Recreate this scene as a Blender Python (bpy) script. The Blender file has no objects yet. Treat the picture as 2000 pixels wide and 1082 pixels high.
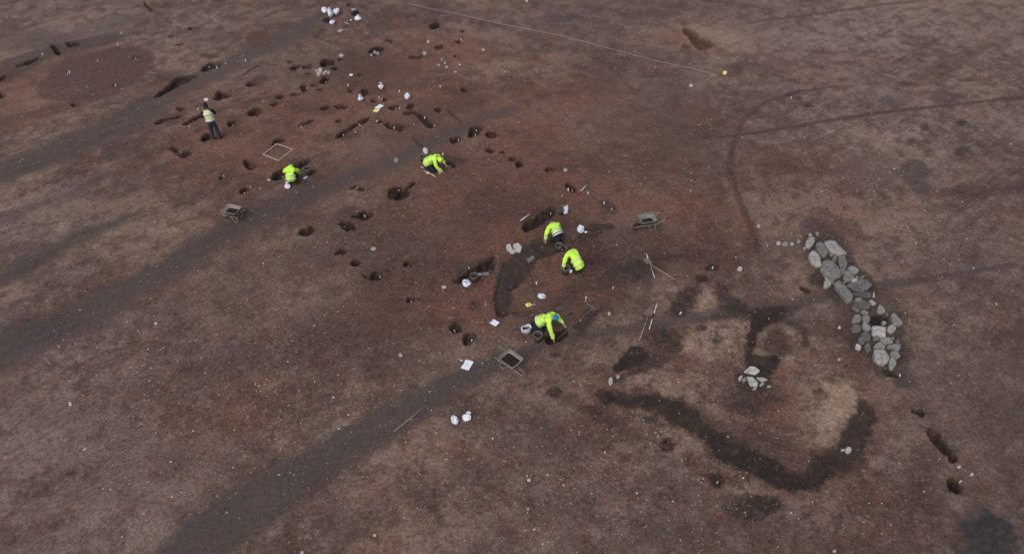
import bpy, bmesh, math, random
import numpy as np
from mathutils import Vector, Matrix
R = math.radians
C = bpy.context.scene.collection
SC = bpy.context.scene
rng = np.random.default_rng(7); random.seed(7)

# ---------------------------------------------------------------- camera, sky, sun
CAM_H, CAM_T, CAM_F = 18.1, R(43), 1428.0          # height, depression, focal length in photo pixels (2000 wide)
cd = bpy.data.cameras.new("camera"); cam = bpy.data.objects.new("camera", cd); C.objects.link(cam)
cam.location = (0, 0, CAM_H); cam.rotation_euler = (R(90)-CAM_T, 0, 0)
cd.sensor_width = 36; cd.lens = 36*CAM_F/2000; cd.clip_end = 2000; cd.clip_start = .1
SC.camera = cam
SUN_EL, SUN_AZ = R(52), R(-150)                     # veiled sun, behind and to the left of the camera
w = bpy.data.worlds.new("World"); SC.world = w; w.use_nodes = True
nt = w.node_tree; nt.nodes.clear()
sky = nt.nodes.new('ShaderNodeTexSky'); sky.sky_type = 'NISHITA'; sky.sun_disc = False
sky.sun_elevation = SUN_EL; sky.sun_rotation = SUN_AZ; sky.air_density = 1.0; sky.dust_density = 4.0; sky.ozone_density = .6
bg = nt.nodes.new('ShaderNodeBackground'); bg.inputs[1].default_value = .14
wo = nt.nodes.new('ShaderNodeOutputWorld')
nt.links.new(sky.outputs[0], bg.inputs[0]); nt.links.new(bg.outputs[0], wo.inputs[0])
sl = bpy.data.lights.new("sun", 'SUN'); sl.energy = .95; sl.angle = R(42); sl.color = (1, .955, .92)
sun = bpy.data.objects.new("sun", sl); C.objects.link(sun)
sd = Vector((math.sin(SUN_AZ)*math.cos(SUN_EL), math.cos(SUN_AZ)*math.cos(SUN_EL), math.sin(SUN_EL)))
sun.rotation_euler = sd.to_track_quat('Z', 'Y').to_euler()
SC.view_settings.view_transform = 'Standard'; SC.view_settings.look = 'None'
SC.view_settings.exposure = -.15; SC.view_settings.gamma = 1

# ---------------------------------------------------------------- helpers
def gp(px, py, z=0.0):
    """photo pixel -> point of the ground plane (metres)"""
    u = (px-1000)/CAM_F; v = (541-py)/CAM_F
    dy = math.cos(CAM_T)+v*math.sin(CAM_T); dz = -math.sin(CAM_T)+v*math.cos(CAM_T)
    t = (CAM_H-z)/-dz
    return Vector((u*t, dy*t, z))
def srgb(r, g, b):
    f = lambda c: (c/255/12.92) if c/255 <= .04045 else ((c/255+.055)/1.055)**2.4
    return (f(r), f(g), f(b))
def Z(x0, y0, s, pts): return [(x0+a*s, y0+b*s) for a, b in pts]
def ell(cx, cy, rx, ry, rot=0, n=18):
    c, s = math.cos(R(rot)), math.sin(R(rot)); o = []
    for i in range(n):
        a = 2*math.pi*i/n; x = rx*math.cos(a); y = ry*math.sin(a)
        o.append((cx+x*c-y*s, cy-x*s-y*c))
    return o
def mat(name, col, rough=.8, var=.15, scale=6.0, bump=0.0, metal=0.0, objcol=False, spec=.3, col2=None, detail=5):
    m = bpy.data.materials.new(name); m.use_nodes = True; n = m.node_tree; b = n.nodes['Principled BSDF']
    b.inputs['Roughness'].default_value = rough; b.inputs['Metallic'].default_value = metal
    b.inputs['Specular IOR Level'].default_value = spec
    tc = n.nodes.new('ShaderNodeTexCoord'); nz = n.nodes.new('ShaderNodeTexNoise')
    nz.inputs['Scale'].default_value = scale; nz.inputs['Detail'].default_value = detail
    n.links.new(tc.outputs['Object'], nz.inputs['Vector'])
    mr = n.nodes.new('ShaderNodeMapRange'); mr.inputs[1].default_value = .3; mr.inputs[2].default_value = .7
    mr.inputs[3].default_value = 0 if col2 else 1-var; mr.inputs[4].default_value = 1 if col2 else 1+var
    n.links.new(nz.outputs['Fac'], mr.inputs[0])
    mx = n.nodes.new('ShaderNodeMix'); mx.data_type = 'RGBA'
    if col2:
        mx.inputs[6].default_value = (*col, 1); mx.inputs[7].default_value = (*col2, 1)
        n.links.new(mr.outputs[0], mx.inputs[0])
    else:
        mx.blend_type = 'MULTIPLY'; mx.inputs[0].default_value = 1; mx.inputs[6].default_value = (*col, 1)
        if objcol:
            oi = n.nodes.new('ShaderNodeObjectInfo'); n.links.new(oi.outputs['Color'], mx.inputs[6])
        n.links.new(mr.outputs[0], mx.inputs[7])
    n.links.new(mx.outputs[2], b.inputs['Base Color'])
    if bump:
        bp = n.nodes.new('ShaderNodeBump'); bp.inputs['Strength'].default_value = bump; bp.inputs['Distance'].default_value = .03
        n.links.new(nz.outputs['Fac'], bp.inputs['Height']); n.links.new(bp.outputs[0], b.inputs['Normal'])
    return m
def tag(o, label=None, cat=None, group=None, kind=None):
    for k, v in (('label', label), ('category', cat), ('group', group), ('kind', kind)):
        if v: o[k] = v
    return o
def link_bm(name, bm, m, parent=None, smooth=False, recalc=True):
    if recalc: bmesh.ops.recalc_face_normals(bm, faces=bm.faces)
    me = bpy.data.meshes.new(name); bm.to_mesh(me); bm.free()
    if smooth:
        for p in me.polygons: p.use_smooth = True
    if m: me.materials.append(m)
    o = bpy.data.objects.new(name, me); C.objects.link(o); o.parent = parent
    return o
def empty(name, loc, rz=0, **k):
    o = bpy.data.objects.new(name, None); o.empty_display_size = .1; C.objects.link(o)
    o.location = loc; o.rotation_euler = (0, 0, rz); return tag(o, **k)
def tube(bm, pts, r, n=8, r2=None, closed=False):
    pts = [Vector(p) for p in pts]; N = len(pts); rings = []
    for i, p in enumerate(pts):
        if closed: t = pts[(i+1) % N]-pts[i-1]
        else: t = pts[min(i+1, N-1)]-pts[max(i-1, 0)]
        t.normalize(); a = Vector((0, 0, 1)) if abs(t.z) < .9 else Vector((1, 0, 0))
        u = t.cross(a).normalized(); v = t.cross(u)
        rr = r if r2 is None else r+(r2-r)*i/max(N-1, 1)
        rings.append([bm.verts.new(p+(u*math.cos(2*math.pi*k/n)+v*math.sin(2*math.pi*k/n))*rr) for k in range(n)])
    for i in range(N if closed else N-1):
        a, b = rings[i], rings[(i+1) % N]
        for k in range(n): bm.faces.new((a[k], a[(k+1) % n], b[(k+1) % n], b[k]))
    if not closed: bm.faces.new(rings[0]); bm.faces.new(rings[-1][::-1])
def box(bm, c, s, M=None):
    vs = []
    for x in (-.5, .5):
        for y in (-.5, .5):
            for z in (-.5, .5):
                p = Vector((c[0]+x*s[0], c[1]+y*s[1], c[2]+z*s[2]))
                vs.append(bm.verts.new(M @ p if M else p))
    for f in ((0, 1, 3, 2), (4, 6, 7, 5), (0, 4, 5, 1), (2, 3, 7, 6), (0, 2, 6, 4), (1, 5, 7, 3)): bm.faces.new([vs[i] for i in f])
def lathe(bm, prof, n=24, c=(0, 0, 0)):
    rings = []
    for r, z in prof:
        rings.append([bm.verts.new((c[0]+r*math.cos(2*math.pi*k/n), c[1]+r*math.sin(2*math.pi*k/n), c[2]+z)) for k in range(n)])
    for a, b in zip(rings, rings[1:]):
        for k in range(n): bm.faces.new((a[k], a[(k+1) % n], b[(k+1) % n], b[k]))
    return rings

# ---------------------------------------------------------------- the ground: one sheet
def grow(v0, step, f, end):
    o = [v0]
    while abs(o[-1]) < end: o.append(o[-1]+step); step *= f
    return o
xs_mid = np.arange(-30, 30.001, .048)
xr = np.array(grow(30.048, .09, 1.12, 320.)[0:])
xs = np.concatenate([-xr[::-1], xs_mid, xr])
ys = [7.0]; st = .034
while ys[-1] < 46: ys.append(ys[-1]+st); st = .034+(ys[-1]-7)*.0009
yf = grow(ys[-1]+.1, .15, 1.12, 420.); yb = grow(-(7.0-.1), .12, 1.14, 120.)
ys = np.concatenate([[-v for v in []], np.array([-v for v in yb])[::-1], np.array(ys), np.array(yf)])
# yb counts backwards from y=6.9
ys = np.unique(np.concatenate([6.9-(np.array(yb)+6.9)*-1 if False else 6.9-np.abs(np.array(yb)+6.9), ys[ys >= 7.0]]))
NX, NY = len(xs), len(ys)
X, Y = np.meshgrid(xs, ys)                           # [NY, NX]
def vnoise(x, y, s, seed, oct=3, gain=.5):
    g = np.random.default_rng(seed); out = np.zeros_like(x, dtype=np.float64); amp = 1; tot = 0
    for o in range(oct):
        L = 257; T = g.random((L, L)); ux = x/s*(2**o)+37.3*o; uy = y/s*(2**o)+11.7*o
        ix = np.floor(ux).astype(int); iy = np.floor(uy).astype(int); fx = ux-ix; fy = uy-iy
        fx = fx*fx*(3-2*fx); fy = fy*fy*(3-2*fy)
        a = T[iy % L, ix % L]; b = T[iy % L, (ix+1) % L]; c = T[(iy+1) % L, ix % L]; d = T[(iy+1) % L, (ix+1) % L]
        out += amp*((a*(1-fx)+b*fx)*(1-fy)+(c*(1-fx)+d*fx)*fy); tot += amp; amp *= gain
    return out/tot*2-1
W1x = vnoise(X, Y, .7, 1); W1y = vnoise(X, Y, .7, 2)
W2x = vnoise(X, Y, .16, 3, 2); W2y = vnoise(X, Y, .16, 4, 2)
NB = vnoise(X, Y, 2.6, 5, 5, .6); NM = vnoise(X, Y, .45, 6, 4, .65); NF = vnoise(X, Y, .13, 7, 3, .7)
NB2 = vnoise(X, Y, 5.0, 8, 4, .55); NR = vnoise(X, Y, 1.1, 9, 5, .7)
# scraping marks of the digger bucket: noise stretched along one direction
th = R(38); XR = X*math.cos(th)+Y*math.sin(th); YR = -X*math.sin(th)+Y*math.cos(th)
NS = vnoise(XR/9, YR, .16, 10, 3, .6)

def sdf(poly, x, y):
    P = [(p.x, p.y) for p in poly]; d = np.full(x.shape, 1e9); s = np.ones(x.shape)
    for i in range(len(P)):
        ax, ay = P[i]; bx, by = P[i-1]; ex, ey = bx-ax, by-ay
        wx, wy = x-ax, y-ay; t = np.clip((wx*ex+wy*ey)/(ex*ex+ey*ey+1e-12), 0, 1)
        d = np.minimum(d, (wx-ex*t)**2+(wy-ey*t)**2)
        c1 = y >= ay; c2 = y < by; c3 = ex*wy > ey*wx
        s = np.where((c1 & c2 & c3) | (~c1 & ~c2 & ~c3), -s, s)
    return s*np.sqrt(d)
def smooth_poly(P, it=2, k0=.16):
    for j in range(it):
        Q = []; k = (k0, .25, .25)[j]
        for i in range(len(P)):
            a, b = P[i], P[(i+1) % len(P)]; Q += [a*(1-k)+b*k, a*k+b*(1-k)]
        P = Q
    return P
def window(P, m):
    x0 = min(p.x for p in P)-m; x1 = max(p.x for p in P)+m; y0 = min(p.y for p in P)-m; y1 = max(p.y for p in P)+m
    return slice(*np.searchsorted(ys, [y0, y1])), slice(*np.searchsorted(xs, [x0, x1]))
def area_d(px, warp1, warp2, margin, it=2):
    P = smooth_poly([gp(*p) for p in px], it); s = window(P, margin)
    x = X[s]+W1x[s]*warp1+W2x[s]*warp2; y = Y[s]+W1y[s]*warp1+W2y[s]*warp2
    return s, sdf(P, x, y)
def path_d(px, warp1, warp2, margin):
    """px: (x, y, radius in metres) polyline; returns signed distance to the band"""
    P = [gp(p[0], p[1]) for p in px]; rr = [p[2] for p in px]; s = window(P, max(rr)+margin)
    x = X[s]+W1x[s]*warp1+W2x[s]*warp2; y = Y[s]+W1y[s]*warp1+W2y[s]*warp2; d = np.full(x.shape, 1e9)
    for i in range(len(P)-1):
        a, b = P[i], P[i+1]; ex, ey = b.x-a.x, b.y-a.y
        t = np.clip(((x-a.x)*ex+(y-a.y)*ey)/(ex*ex+ey*ey+1e-12), 0, 1)
        d = np.minimum(d, np.hypot(x-a.x-ex*t, y-a.y-ey*t)-(rr[i]+(rr[i+1]-rr[i])*t))
    return s, d
def sst(d, e):
    t = np.clip(.5-d/(2*e), 0, 1); return t*t*(3-2*t)

# soil colours (albedo)
K = 1.06
def soil(r, g, b): return np.array(srgb(r, g, b))*K
BASE = soil(97, 81, 72); TAN = soil(130, 111, 95); RED = soil(118, 79, 62); GREY = soil(88, 78, 74); DARK = soil(52, 45, 41)
PURP = soil(96, 81, 74); PALE = soil(124, 109, 101); RDK = soil(72, 55, 48); SLATE = soil(64, 62, 62); BRN = soil(68, 55, 45); MUD = soil(62, 54, 49); PIT = soil(36, 28, 25)
def mixc(m, c): return lambda a: a*(1-m[..., None])+c*m[..., None]
COL = np.empty((NY, NX, 3)); COL[:] = BASE
def blend(s, m, c):
    COL[s] = COL[s]*(1-m[..., None])+c*m[..., None]
ALL = (slice(None), slice(None))
def S(n, lo, hi):
    t = np.clip((n-lo)/(hi-lo), 0, 1); return t*t*(3-2*t)
blend(ALL, S(NB, -.02, .4)*.55, TAN); blend(ALL, S(-NB, .0, .42)*.6, RDK)
blend(ALL, S(NR, .02, .4)*.42, RED); blend(ALL, S(NB2, .05, .5)*.3, PURP)
blend(ALL, S(NM, .05, .4)*.38, PALE); blend(ALL, S(-NM, .05, .4)*.5, RDK)
MOT = np.ones((NY, NX)); PEB = np.full((NY, NX), .25); HGT = np.zeros((NY, NX)); CUT = np.zeros((NY, NX))
def big(px, py, rx, ry, c, a):
    """broad soft tint; radii in photo pixels"""
    s, d = area_d(ell(px, py, rx*.75, ry*.75), .5, .05, 6, 1); p0 = gp(px, py); p1 = gp(px+rx, py)
    e = max((p1-p0).length*.55, .3)
    m = sst(d, e)*a*1.35*(.8+1.0*np.clip(NM[s], -.5, .5)+.4*NF[s]+.5*NR[s]); blend(s, np.clip(m, 0, 1), c)
for a in (  # broad zones of differing soil
    (880, 430, 520, 190, RDK*1.12, .34), (760, 560, 420, 130, RDK*1.15, .3), (620, 250, 380, 110, RED*.9, .3), (900, 180, 330, 110, RED, .25), (1250, 560, 300, 110, RDK*1.1, .3), (1480, 860, 320, 150, RDK*1.1, .22), (1150, 330, 260, 90, RED*.95, .25),
    (150, 60, 330, 90, PALE, .40), (1700, 80, 420, 130, PALE, .55), (1750, 260, 330, 90, PALE, .5), (1250, 40, 300, 60, PALE, .3), (180, 980, 300, 160, PALE, .4), (250, 720, 250, 120, PALE, .25), (60, 480, 160, 120, PALE, .3), (1850, 480, 220, 110, PALE, .3), (1100, 1030, 300, 90, PALE, .25), (1850, 700, 160, 110, PALE, .25), (1250, 40, 300, 60, PURP, .3), (1250, 180, 200, 60, PURP, .35),
    (80, 900, 330, 220, PALE, .45), (250, 860, 260, 140, PURP, .4), (60, 420, 160, 60, PALE, .35), (1900, 800, 170, 180, PURP, .45), (1900, 500, 180, 100, PURP, .25),
    (1930, 330, 140, 90, PURP, .3), (90, 210, 160, 60, TAN, .35), (430, 110, 120, 35, TAN, .3), (60, 260, 120, 40, TAN, .3),
    (960, 135, 75, 26, TAN, .5), (1060, 150, 70, 26, TAN, .35), (1370, 72, 95, 30, TAN, .55), (1330, 80, 60, 20, RED, .35), (1440, 100, 60, 25, TAN, .3),
    (880, 95, 110, 40, RED, .5), (780, 120, 80, 40, RED, .35), (1010, 260, 110, 60, RED, .45), (1120, 190, 140, 50, RED, .3), (1320, 270, 150, 70, BRN, .25),
    (850, 380, 160, 60, RED, .35), (1050, 350, 120, 50, RED, .3), (480, 290, 120, 50, RED, .35), (400, 260, 80, 40, RED, .25), (620, 280, 70, 30, RED, .35), (700, 250, 60, 30, RDK, .3),
    (970, 600, 60, 60, RED, .5), (940, 470, 130, 60, RED, .35), (1000, 450, 70, 40, RED, .4), (1110, 540, 110, 60, RED, .4), (1200, 400, 120, 40, RED, .35), (1380, 420, 130, 60, RED, .3),
    (1640, 430, 70, 40, RED, .4), (1760, 440, 130, 50, TAN, .25), (1800, 640, 120, 90, TAN, .25), (1570, 530, 60, 40, TAN, .4), (1330, 650, 60, 40, TAN, .4), (1400, 660, 80, 60, TAN*1.1, .65),
    (1300, 570, 50, 40, TAN, .5), (1385, 600, 30, 50, TAN*1.1, .7), (1200, 640, 80, 40, TAN, .4), (1160, 700, 90, 40, TAN, .35), (1200, 760, 90, 30, TAN, .35), (1290, 750, 100, 30, TAN*1.1, .6),
    (1550, 680, 60, 50, TAN, .35), (1610, 790, 100, 80, TAN*1.15, .7), (1560, 850, 60, 40, TAN, .35), (1720, 900, 70, 60, PALE, .4), (1330, 830, 110, 50, TAN, .4), (1580, 1000, 130, 60, PALE, .35),
    (1450, 960, 90, 30, TAN, .3), (1620, 960, 120, 30, RED, .35), (1700, 830, 40, 120, RED, .3), (1530, 800, 70, 70, RDK, .35), (1500, 790, 120, 60, RED, .3),
    (620, 580, 140, 70, TAN, .3), (580, 470, 90, 40, TAN, .35), (700, 380, 60, 30, TAN, .4), (650, 400, 70, 20, TAN, .3), (340, 450, 80, 25, TAN, .5), (420, 340, 120, 40, RED, .25),
    (250, 480, 110, 40, TAN, .3), (110, 420, 90, 20, TAN, .35), (420, 600, 130, 60, PURP, .3), (800, 520, 120, 60, RDK, .4), (700, 640, 150, 60, RDK, .35), (820, 600, 130, 60, RED, .3),
    (640, 780, 150, 50, TAN, .3), (440, 800, 150, 60, RED, .25), (560, 860, 90, 40, TAN, .3), (760, 900, 110, 50, TAN, .3), (850, 980, 120, 50, PURP, .3), (1100, 850, 110, 60, PURP, .35), (1000, 760, 90, 40, TAN, .25),
    (1080, 960, 160, 80, PURP, .4), (1250, 930, 120, 60, PALE, .3), (1400, 1040, 160, 50, PURP, .3), (1560, 330, 120, 60, RED, .25), (1240, 500, 130, 40, RDK, .5), (700, 130, 120, 40, BRN, .35),
    (640, 210, 150, 40, RED, .25), (760, 300, 110, 40, PURP, .35), (830, 250, 90, 60, RDK, .3), (540, 130, 130, 40, PURP, .35), (1010, 420, 160, 70, RDK, .25), (1900, 180, 120, 60, TAN, .25), (1600, 130, 130, 30, RED, .15),
): big(*a)
# ragged brown mottles, strongest in the middle and lower right
NK = vnoise(X, Y, .42, 41, 6, .74); NK2 = vnoise(X, Y, .30, 42, 6, .76); NW = vnoise(X, Y, 3.2, 43, 3)
def zone(px, py, rx, ry, v):
    s, d = area_d(ell(px, py, rx, ry), .8, .1, 4, 1); ZM[s] = np.maximum(ZM[s], sst(d, 1.8)*v)
ZM = np.full((NY, NX), .35)
for q in ((1450, 800, 380, 220, 1.0), (1250, 560, 300, 120, .8), (950, 480, 300, 160, .55), (1600, 980, 300, 120, 1.), (450, 760, 400, 180, .75), (1000, 960, 350, 130, .75), (1750, 350, 300, 180, .5)): zone(*q)
ZM *= .7+.6*np.clip(NW+.3, 0, 1)
blend(ALL, np.clip(S(NK, .06, .17)*ZM*.62, 0, 1), RDK*.9); blend(ALL, np.clip(S(NK2, .08, .22)*ZM*.26, 0, 1), TAN); blend(ALL, np.clip(S(-NK2, .14, .26)*ZM*.32, 0, 1), RED)
def path(px, c, a, e=.15, w1=.12, w2=.05, mot=None, peb=None):
    s, d = path_d(px, w1, w2, e+.4); m = sst(d, e); mm = np.clip(m*a*(.96+.45*NM[s]+.35*NF[s]), 0, 1); blend(s, mm, c)
    if mot is not None: MOT[s] = MOT[s]*(1-m)+mot*m
    if peb is not None: PEB[s] = PEB[s]*(1-m)+peb*m
def area(px, c, a, e=.08, w1=.1, w2=.06, mot=None, peb=None, it=2, grow_=0.0):
    s, d = area_d(px, w1, w2, e+.5, it); d = d-grow_; m = sst(d, e); mm = np.clip(m*a*(.96+.45*NM[s]+.35*NF[s]), 0, 1); blend(s, mm, c)
    if mot is not None: MOT[s] = MOT[s]*(1-m)+mot*m
    if peb is not None: PEB[s] = PEB[s]*(1-m)+peb*m
# pebble-rich ground
for (cx, cy, rx, ry, v) in ((400, 850, 420, 230, 1.0), (1150, 950, 420, 160, 1.1), (900, 800, 300, 120, .8), (600, 640, 300, 120, .5), (1690, 380, 110, 45, 1.2), (1800, 430, 160, 60, .8), (1900, 900, 180, 200, .6), (1500, 1000, 260, 90, .9),
                            (1900, 520, 160, 90, .6), (300, 130, 200, 60, .3), (1180, 120, 200, 60, .35), (1420, 800, 60, 50, 1.6), (1100, 480, 60, 40, .4), (500, 760, 120, 60, 1.3), (940, 640, 120, 90, .5)):
    s, d = area_d(ell(cx, cy, rx, ry), 1., .1, 2.5, 1); PEB[s] = np.maximum(PEB[s], sst(d, 1.4)*v)
PEB *= (.55+.9*S(NR, -.3, .5))
# machine tracks and smooth silt bands
area([(-200, 350), (0, 318), (110, 270), (210, 235), (300, 180), (400, 130), (560, 50), (640, 20), (600, 75), (520, 110), (430, 150), (330, 205), (260, 265), (120, 315), (0, 360), (-200, 420)], GREY*.92, .85, .35, .3, .1, .55, .2)
path([(-100, 80, 1.0), (120, 80, 1.0), (235, 40, .9)], GREY, .5, .4, mot=.6)
path([(0, 430, .35), (100, 392, .3), (190, 355, .22), (260, 330, .1)], GREY, .65, .3, .25, .1, mot=.7)
path([(-120, 590, .5), (0, 545, .42), (140, 470, .4), (260, 420, .22)], GREY*.85, .88, .3, .3, .1, mot=.6)
path([(-200, 760, .9), (0, 690, 1.0), (150, 625, .85), (300, 540, .7), (450, 450, .6), (600, 375, .55), (760, 320, .5), (900, 250, .4), (1000, 215, .3)], GREY*.85, .9, .4, .35, .1, .5, .2)
path([(0, 650, .5), (110, 640, .6)], SLATE, .3, .4)
path([(100, 1240, .9), (330, 1120, .85), (450, 1010, .85), (600, 920, .75), (740, 840, .65), (850, 770, .5), (960, 710, .33), (1040, 690, .2)], GREY*.84, .93, .2, .22, .09, .45, .4)
path([(820, 290, .5), (740, 330, .5)], PURP, .3, .5)
path([(980, 715, .2), (1060, 672, .2), (1200, 645, .2), (1400, 612, .26), (1500, 604, .3), (1620, 575, .22), (1700, 562, .2), (1790, 548, .2), (1900, 530, .15), (1985, 518, .13)], GREY*.8, .75, .1, .1, .07, .6)
path([(1640, 572, .5), (1720, 570, .4)], DARK, .5, .3)
# drainage lines in the upper right
path([(1330, 272, .02), (1400, 268, .06), (1440, 265, .10), (1560, 248, .12), (1700, 224, .14), (1760, 215, .15), (1880, 203, .13), (2100, 180, .12)], RDK, .68, .08, .09, .05)
path([(1668, 168, .04), (1620, 170, .09), (1560, 180, .12), (1500, 198, .12), (1455, 232, .12), (1432, 280, .12), (1428, 340, .13), (1445, 390, .10), (1470, 450, .14), (1475, 490, .1)], RDK*.95, .68, .11, .1, .06)
path([(1460, 45, .1), (1560, 32, .15), (1640, 22, .15), (1720, 10, .15), (1860, -4, .1)], RDK, .6, .1)
path([(1290, 240, .1), (1450, 270, .15)], RDK, .3, .15)
path([(1770, 165, .3), (1850, 130, .5), (1930, 90, .3), (2000, 60, .2)], RDK, .35, .4, .3, .1)
path([(1520, 90, .1), (1580, 100, .12), (1700, 110, .1)], RDK, .35, .2)
for a in ((1785, 335, 32, 24, SLATE*.9, .6), (1800, 368, 22, 14, SLATE, .55), (1850, 190, 34, 12, MUD, .5), (1750, 195, 30, 10, GREY, .6), (1545, 185, 8, 5, MUD, .7), (1578, 206, 12, 6, DARK, .85), (1560, 193, 8, 4, DARK, .7), (1625, 209, 8, 5, MUD, .7),
          (1805, 248, 10, 6, DARK, .8), (1878, 241, 14, 7, DARK, .8), (1880, 296, 16, 10, DARK, .65), (1780, 280, 14, 8, MUD, .5), (1840, 172, 10, 8, MUD, .5), (1900, 375, 70, 14, RDK, .55), (1880, 380, 20, 6, DARK, .35), (1700, 335, 60, 40, PURP, .4),
          (1720, 215, 60, 20, RDK, .2), (1600, 275, 40, 14, RDK, .3), (1520, 320, 40, 24, RDK, .35), (1450, 130, 30, 7, DARK, .35), (1437, 182, 9, 5, DARK, .5), (1430, 140, 20, 10, MUD, .4), (1100, 35, 40, 10, SLATE, .4), (1270, 28, 60, 8, RDK, .4)):
    area(ell(*a[:4]), a[4], a[5], .15, .2, .12)
# reddish spread with a clear curved edge, upper left
area([(-60, 290), (-60, 130), (60, 108), (130, 92), (240, 84), (285, 92), (298, 112), (290, 140), (262, 162), (215, 190), (170, 205), (110, 230), (20, 262)], RED*.85, .4, .25, .2, .08)
area([(60, 190), (110, 120), (230, 90), (285, 92), (298, 112), (290, 140), (262, 162), (215, 190), (160, 200)], soil(84, 66, 62), .75, .22, .2, .1)
path([(0, 240, .5), (90, 220, .5), (180, 190, .3)], soil(86, 66, 56), .6, .4, .4, .1)
area([(0, 120), (80, 95), (160, 78), (240, 60), (230, 85), (150, 100), (90, 118), (0, 165)], GREY*.8, .8, .15)
area(ell(508, 76, 25, 16), RDK, .6, .2, .2, .1)
area(ell(508, 76, 24, 15), RED, .3, .1)
g_ = random.Random(5)
for k in range(26):                                  # groups of parallel tooth marks left by the stripping bucket
    px_, py_ = g_.choice([(g_.uniform(0, 600), g_.uniform(450, 1070)), (g_.uniform(1450, 1990), g_.uniform(10, 420)), (g_.uniform(1050, 1900), g_.uniform(900, 1070)), (g_.uniform(0, 420), g_.uniform(200, 450))]); a_ = g_.gauss(.62, .12) if px_ < 1000 else g_.gauss(2.75, .15); o_ = gp(px_, py_); L_ = g_.uniform(1.0, 3.2)
    for t_ in range(g_.randint(3, 6)):
        c_ = o_+Vector((-math.sin(a_), math.cos(a_), 0))*t_*.16; e_ = c_+Vector((math.cos(a_), math.sin(a_), 0))*L_*g_.uniform(.7, 1)
        s_ = (slice(*np.searchsorted(ys, [min(c_.y, e_.y)-.2, max(c_.y, e_.y)+.2])), slice(*np.searchsorted(xs, [min(c_.x, e_.x)-.2, max(c_.x, e_.x)+.2])))
        x_, y_ = X[s_]+W2x[s_]*.04, Y[s_]+W2y[s_]*.04; ex, ey = e_.x-c_.x, e_.y-c_.y; tt = np.clip(((x_-c_.x)*ex+(y_-c_.y)*ey)/(ex*ex+ey*ey), 0, 1); d_ = np.hypot(x_-c_.x-ex*tt, y_-c_.y-ey*tt)
        m_ = sst(d_-.02, .035)*np.clip(.6+NM[s_]*1.4, 0, 1); HGT[s_] -= m_*.025; blend(s_, m_*.30, RDK)
# dark organic fills, lower right
v3 = lambda *p: Z(1140, 560, .462, p)
FILL = (.10, .13); z8w = lambda *p: Z(1640, 570, .1571, p)
area(v3((60, 450), (80, 430), (120, 430), (180, 450), (260, 468), (340, 462), (400, 490), (460, 530), (540, 600), (610, 640), (680, 680), (760, 730), (830, 760), (880, 790), (920, 800), (970, 780), (1000, 730), (1040, 690), (1090, 640), (1080, 600), (1140, 540), (1150, 480), (1180, 470), (1230, 520), (1220, 590), (1200, 660), (1170, 720), (1120, 770), (1060, 780), (1000, 820), (950, 845), (900, 865), (830, 830), (740, 785), (650, 740), (590, 700), (560, 660), (480, 625), (400, 590), (360, 555), (300, 520), (230, 500), (150, 495), (80, 490)), RDK*.85, .85, .25, .3, .18, grow_=.12)
area(v3((60, 450), (80, 430), (120, 430), (180, 450), (260, 468), (340, 462), (400, 490), (460, 530), (540, 600), (600, 660), (560, 660), (480, 625), (400, 590), (360, 555), (300, 520), (230, 500), (150, 495), (80, 490)), DARK, .85, .12, .16, .16, .6, .2, grow_=.06)
area(v3((560, 640), (610, 640), (680, 680), (760, 730), (830, 760), (880, 790), (920, 800), (970, 770), (1000, 720), (1050, 720), (1060, 780), (1000, 820), (950, 845), (900, 865), (830, 830), (740, 785), (650, 740), (590, 710)), DARK*.85, .95, .12, .16, .16, .6, .15, grow_=.12)
area(v3((1040, 690), (1090, 640), (1080, 600), (1140, 540), (1150, 480), (1180, 470), (1230, 520), (1220, 590), (1200, 660), (1170, 720), (1120, 770), (1060, 780)), DARK*1.1, .8, .16, .18, .16, .6, .2, grow_=.06)
area(v3((470, 500), (640, 560), (780, 650), (900, 700), (960, 740), (880, 770), (700, 680), (560, 620)), RDK, .6, .25, .2, .12)
area(v3((90, 440), (130, 450), (120, 490), (80, 480)), PIT, .7, .1, .1, .1)
area(v3((360, 100), (390, 60), (430, 0), (490, -10), (480, 60), (440, 110), (400, 130), (365, 120)), DARK, .85, .1, *FILL)
area(v3((550, -10), (620, -5), (630, 40), (690, 70), (700, 110), (600, 110), (560, 60)), DARK*1.1, .75, .12, *FILL)
area(v3((470, 135), (600, 108), (720, 95), (860, 68), (920, 88), (860, 120), (760, 150), (700, 145), (560, 150)), DARK*1.15, .6, .14, .12, .1)
area(v3((690, 100), (760, 80), (850, 80), (840, 125), (760, 140), (700, 140)), DARK, .85, .08, .1, .1)
area(v3((715, 110), (830, 105), (850, 140), (775, 165), (745, 200), (728, 260), (722, 290), (760, 300), (820, 290), (845, 330), (800, 372), (740, 385), (690, 360), (672, 310), (685, 240), (690, 180)), DARK*.9, .95, .07, .08, .1, .5)
area(v3((740, 270), (770, 200), (820, 175), (870, 220), (885, 270), (830, 300)), RDK*.85, .75, .12, .12, .12)
path([(1520, 622, .15), (1550, 632, .15), (1572, 648, .14), (1576, 672, .12)], DARK*1.15, .75, .1, .06, .1)
area(v3((270, 190), (330, 165), (400, 175), (425, 230), (400, 275), (340, 275), (290, 235)), DARK, .8, .13, *FILL)
area(v3((125, 340), (150, 300), (200, 248), (240, 248), (285, 290), (250, 322), (180, 348), (140, 365)), DARK*.85, .97, .04, .05, .07, .4)
area(v3((270, 285), (350, 285), (370, 320), (320, 338), (260, 325)), MUD, .8, .08, .06, .1)
path([(1200, 742, .05), (1235, 728, .12), (1270, 712, .1)], MUD, .75, .06)
area(v3((590, 440), (700, 405), (800, 425), (840, 470), (790, 530), (700, 545), (610, 500)), DARK*1.1, .7, .25, .25, .16)
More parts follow.
